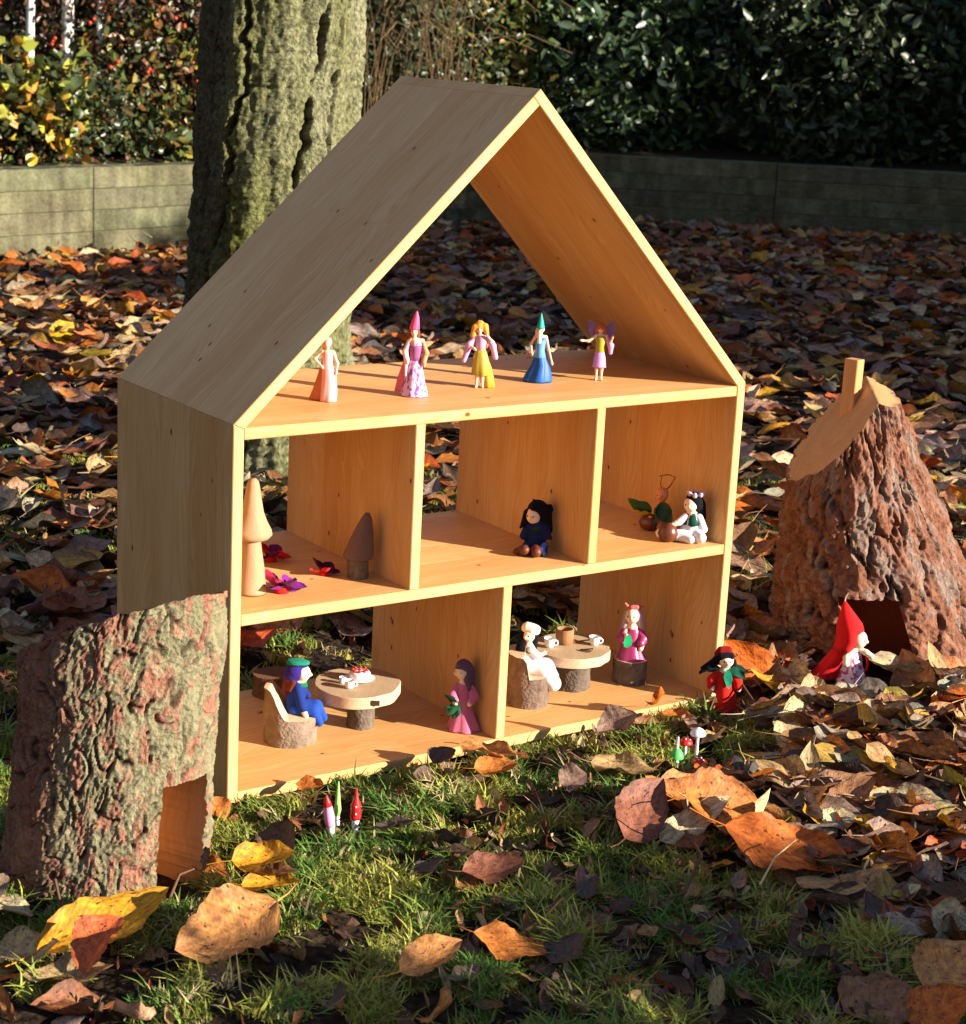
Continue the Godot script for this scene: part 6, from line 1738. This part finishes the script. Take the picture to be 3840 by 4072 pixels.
	for key in named:
		var list: Array = named[key]
		list.sort_custom(func(u, w): return u.gap < w.gap)
		for i in list.size():
			var q: Dictionary = list[i]
			var lo := part("fallen_leaf", meshes[q.m], leaf_material(q.tone, q.m % 3), self)
			lo.transform = q.tr
			tag(lo, key if list.size() == 1 else (key + ", %sclosest" % ORDER[mini(i, 9)]), "leaf", "fallen leaves")
	var heap := thing("leaf_litter", "deep carpet of brown and orange leaves across the lawn behind the dollhouse", "leaf litter")
	heap.set_meta("kind", "stuff")
	# small dry scraps between the blades
	for i in 4200:
		var d := 1.6 + 2.0 * pow(g.randf(), 0.8)
		var p := eye + fwd * d + side * d * g.randf_range(-0.32, 0.32)
		if density(p.x, p.y) == 0.0 or Vector2((p - Vector2(-0.207, 0.104)).dot(RIGHT) / 0.12, (p - Vector2(-0.207, 0.104)).dot(AWAY) / 0.09).length() < 1.0 or Vector2(p.x - 1.205, p.y + 0.071).length() < 0.2: continue
		var s := g.randf_range(0.008, 0.034)
		rest.append({"m": g.randi() % 12, "tone": ["darkbrown", "brown", "mauve", "purple", "tan", "redbrown", "beige"][g.randi() % 7], "tr": Transform3D(Basis.from_euler(Vector3(g.randfn() * 0.7, g.randf() * TAU, g.randfn() * 0.7)).scaled(Vector3(s * 0.6, s, s)), Vector3(p.x, ground_y(p.x, p.y) + g.randf_range(0.002, 0.013), p.y)), "jit": Color(1, 1, 1) * g.randf_range(0.7, 1.1)})
	for m in 12:
		var sp := []
		var cs := []
		for q in rest:
			if q.m == m:
				var c := lin(leaf_colour(q.tone))
				sp.append(q.tr)
				cs.append(Color(c.r * q.jit.r, c.g * q.jit.g, c.b * q.jit.b))
		copies("leaves", heap, meshes[m], M.litter[m % 3], sp, cs)

func make_grass() -> void:
	var blade := func(sd: int, n: int, h: float, spread: float, wide: float) -> ArrayMesh:
		var g := RandomNumberGenerator.new()
		g.seed = sd
		var v := PackedVector3Array()
		var idx := PackedInt32Array()
		for i in n:
			var a := g.randf() * TAU
			var o := Vector3(g.randf_range(-1, 1), 0, g.randf_range(-1, 1)) * spread
			var lean := g.randf_range(0.3, 1.7)
			var l := h * g.randf_range(0.5, 1.15)
			var dir := Vector3(cos(a), 0, sin(a))
			var sd2 := Vector3(-sin(a), 0, cos(a)) * wide * g.randf_range(0.7, 1.2)
			var s := v.size()
			for k in 4:
				var t := k / 3.0
				var p := o + dir * l * lean * t * t * 0.8 + Vector3.UP * l * (t - 0.25 * lean * t * t)
				var ww := sd2 * (1.0 - t * t)
				if k < 3:
					v.append(p - ww); v.append(p + ww)
				else: v.append(p)
			idx.append_array([s, s + 1, s + 2, s + 1, s + 3, s + 2, s + 2, s + 3, s + 4, s + 3, s + 5, s + 4, s + 4, s + 5, s + 6])
		return build(v, idx)
	var g := RandomNumberGenerator.new()
	g.seed = 404
	var patch := noise(91, 9.0, 3)
	var hue := noise(92, 6.0, 2)
	var eye := Vector2(-1.0248, 1.9545)
	var fwd := Vector2(0.5784, -0.8158)
	var side := Vector2(0.8158, 0.5784)
	var t := thing("grass", "short mossy green grass before and around the dollhouse", "grass")
	t.set_meta("kind", "stuff")
	for kind in 4:
		var mesh: ArrayMesh = [blade.call(1, 12, 0.026, 0.012, 0.0014), blade.call(2, 13, 0.019, 0.013, 0.0013), blade.call(3, 34, 0.011, 0.012, 0.0010), blade.call(4, 6, 0.034, 0.012, 0.0012)][kind]
		var sp := []
		var cs := []
		var want: int = [3400, 5200, 13000, 700][kind]
		var tries := 0
		while sp.size() < want and tries < want * 8:
			tries += 1
			var d := 1.55 + 2.6 * pow(g.randf(), 0.8)
			var p := eye + fwd * d + side * d * g.randf_range(-0.32, 0.32)
			if p.x > -0.002 and p.x < 0.802 and p.y > -0.33 and p.y < 0.003: continue
			if p.x > -0.01 and p.x < 0.81 and p.y > -0.05 and p.y < 0.012 and kind == 0: continue
			if Vector2((p - Vector2(-0.207, 0.104)).dot(RIGHT) / 0.095, (p - Vector2(-0.207, 0.104)).dot(AWAY) / 0.068).length() < 1.0: continue
			if Vector2(p.x - 1.205, p.y + 0.071).length() < 0.19: continue
			var cover := 1.0 - density(p.x, p.y) * 0.8
			if p.y < -0.36: cover = 0.12
			var pn := patch.get_noise_2d(p.x, p.y)
			if pn * 2.6 + 0.08 < g.randf_range(0.0, 0.6) - (cover - 0.75) * 0.8: continue
			if g.randf() > cover + 0.1: continue
			var s := g.randf_range(0.7, 1.25) * (0.85 + 0.5 * pn)
			sp.append(Transform3D(Basis.from_euler(Vector3(g.randfn() * 0.25, g.randf() * TAU, g.randfn() * 0.25)).scaled(Vector3.ONE * s), Vector3(p.x, ground_y(p.x, p.y) - 0.002, p.y)))
			var h := clampf(0.5 + hue.get_noise_2d(p.x, p.y) * 1.2 + g.randf_range(-0.3, 0.3), 0.0, 1.0)
			var c := Color(0.08, 0.17, 0.028).lerp(Color(0.32, 0.32, 0.055), h)
			if kind == 2: c = Color(0.18, 0.2, 0.03).lerp(Color(0.33, 0.29, 0.055), h)
			if g.randf() < 0.10: c = Color(0.38, 0.31, 0.15)
			var j := g.randf_range(0.75, 1.25)
			cs.append(Color(c.r * j, c.g * j, c.b * j))
		copies("blades", t, mesh, M.grass, sp, cs)

func make_twigs() -> void:
	for q in [
		["bent brown twig on the grass left of the large bright orange leaf", [Vector3(0.40, 0.03, 0.39), Vector3(0.377, 0.035, 0.445), Vector3(0.316, 0.022, 0.488), Vector3(0.275, 0.015, 0.494)], 0.0024],
		["thin reddish twig on the middle grass right of the red brown leaf", [Vector3(0.093, 0.014, 0.479), Vector3(0.13, 0.024, 0.471), Vector3(0.169, 0.03, 0.457)], 0.0022],
		["long brown stalk leaning from the red dressed doll down to the grass", [Vector3(0.806, 0.055, 0.022), Vector3(0.800, 0.035, 0.060), Vector3(0.782, 0.015, 0.107), Vector3(0.80, 0.012, 0.145)], 0.0020],
		["pale stalk lying before the left log house doorway", [Vector3(-0.185, 0.012, 0.226), Vector3(-0.164, 0.026, 0.205), Vector3(-0.142, 0.022, 0.196)], 0.0018],
		["pinkish stalk standing between the left log house and the golden leaf", [Vector3(-0.305, 0.06, 0.20), Vector3(-0.306, 0.035, 0.222), Vector3(-0.30, 0.012, 0.25)], 0.0018],
		["thin twig at the right edge below the curled orange leaf", [Vector3(0.575, 0.03, 0.585), Vector3(0.585, 0.03, 0.62), Vector3(0.587, 0.028, 0.658)], 0.0018],
		["straw lying across the large bright orange leaf", [Vector3(0.385, 0.035, 0.535), Vector3(0.42, 0.05, 0.52), Vector3(0.47, 0.052, 0.50)], 0.0013],
		["thin stalk among the leaves at the right edge above the ribbed leaf", [Vector3(0.77, 0.05, 0.42), Vector3(0.80, 0.04, 0.45), Vector3(0.84, 0.03, 0.47)], 0.0018]]:
		var path := []
		for p in q[1]: path.append(p + Vector3.UP * (ground_y(p.x, p.z) + 0.002))
		var o := part("twig", tube(path, q[2], q[2] * 0.6, 6), M.twig if q[2] > 0.0015 else M.straw, self)
		tag(o, q[0], "twig", "twigs and stalks on the ground")
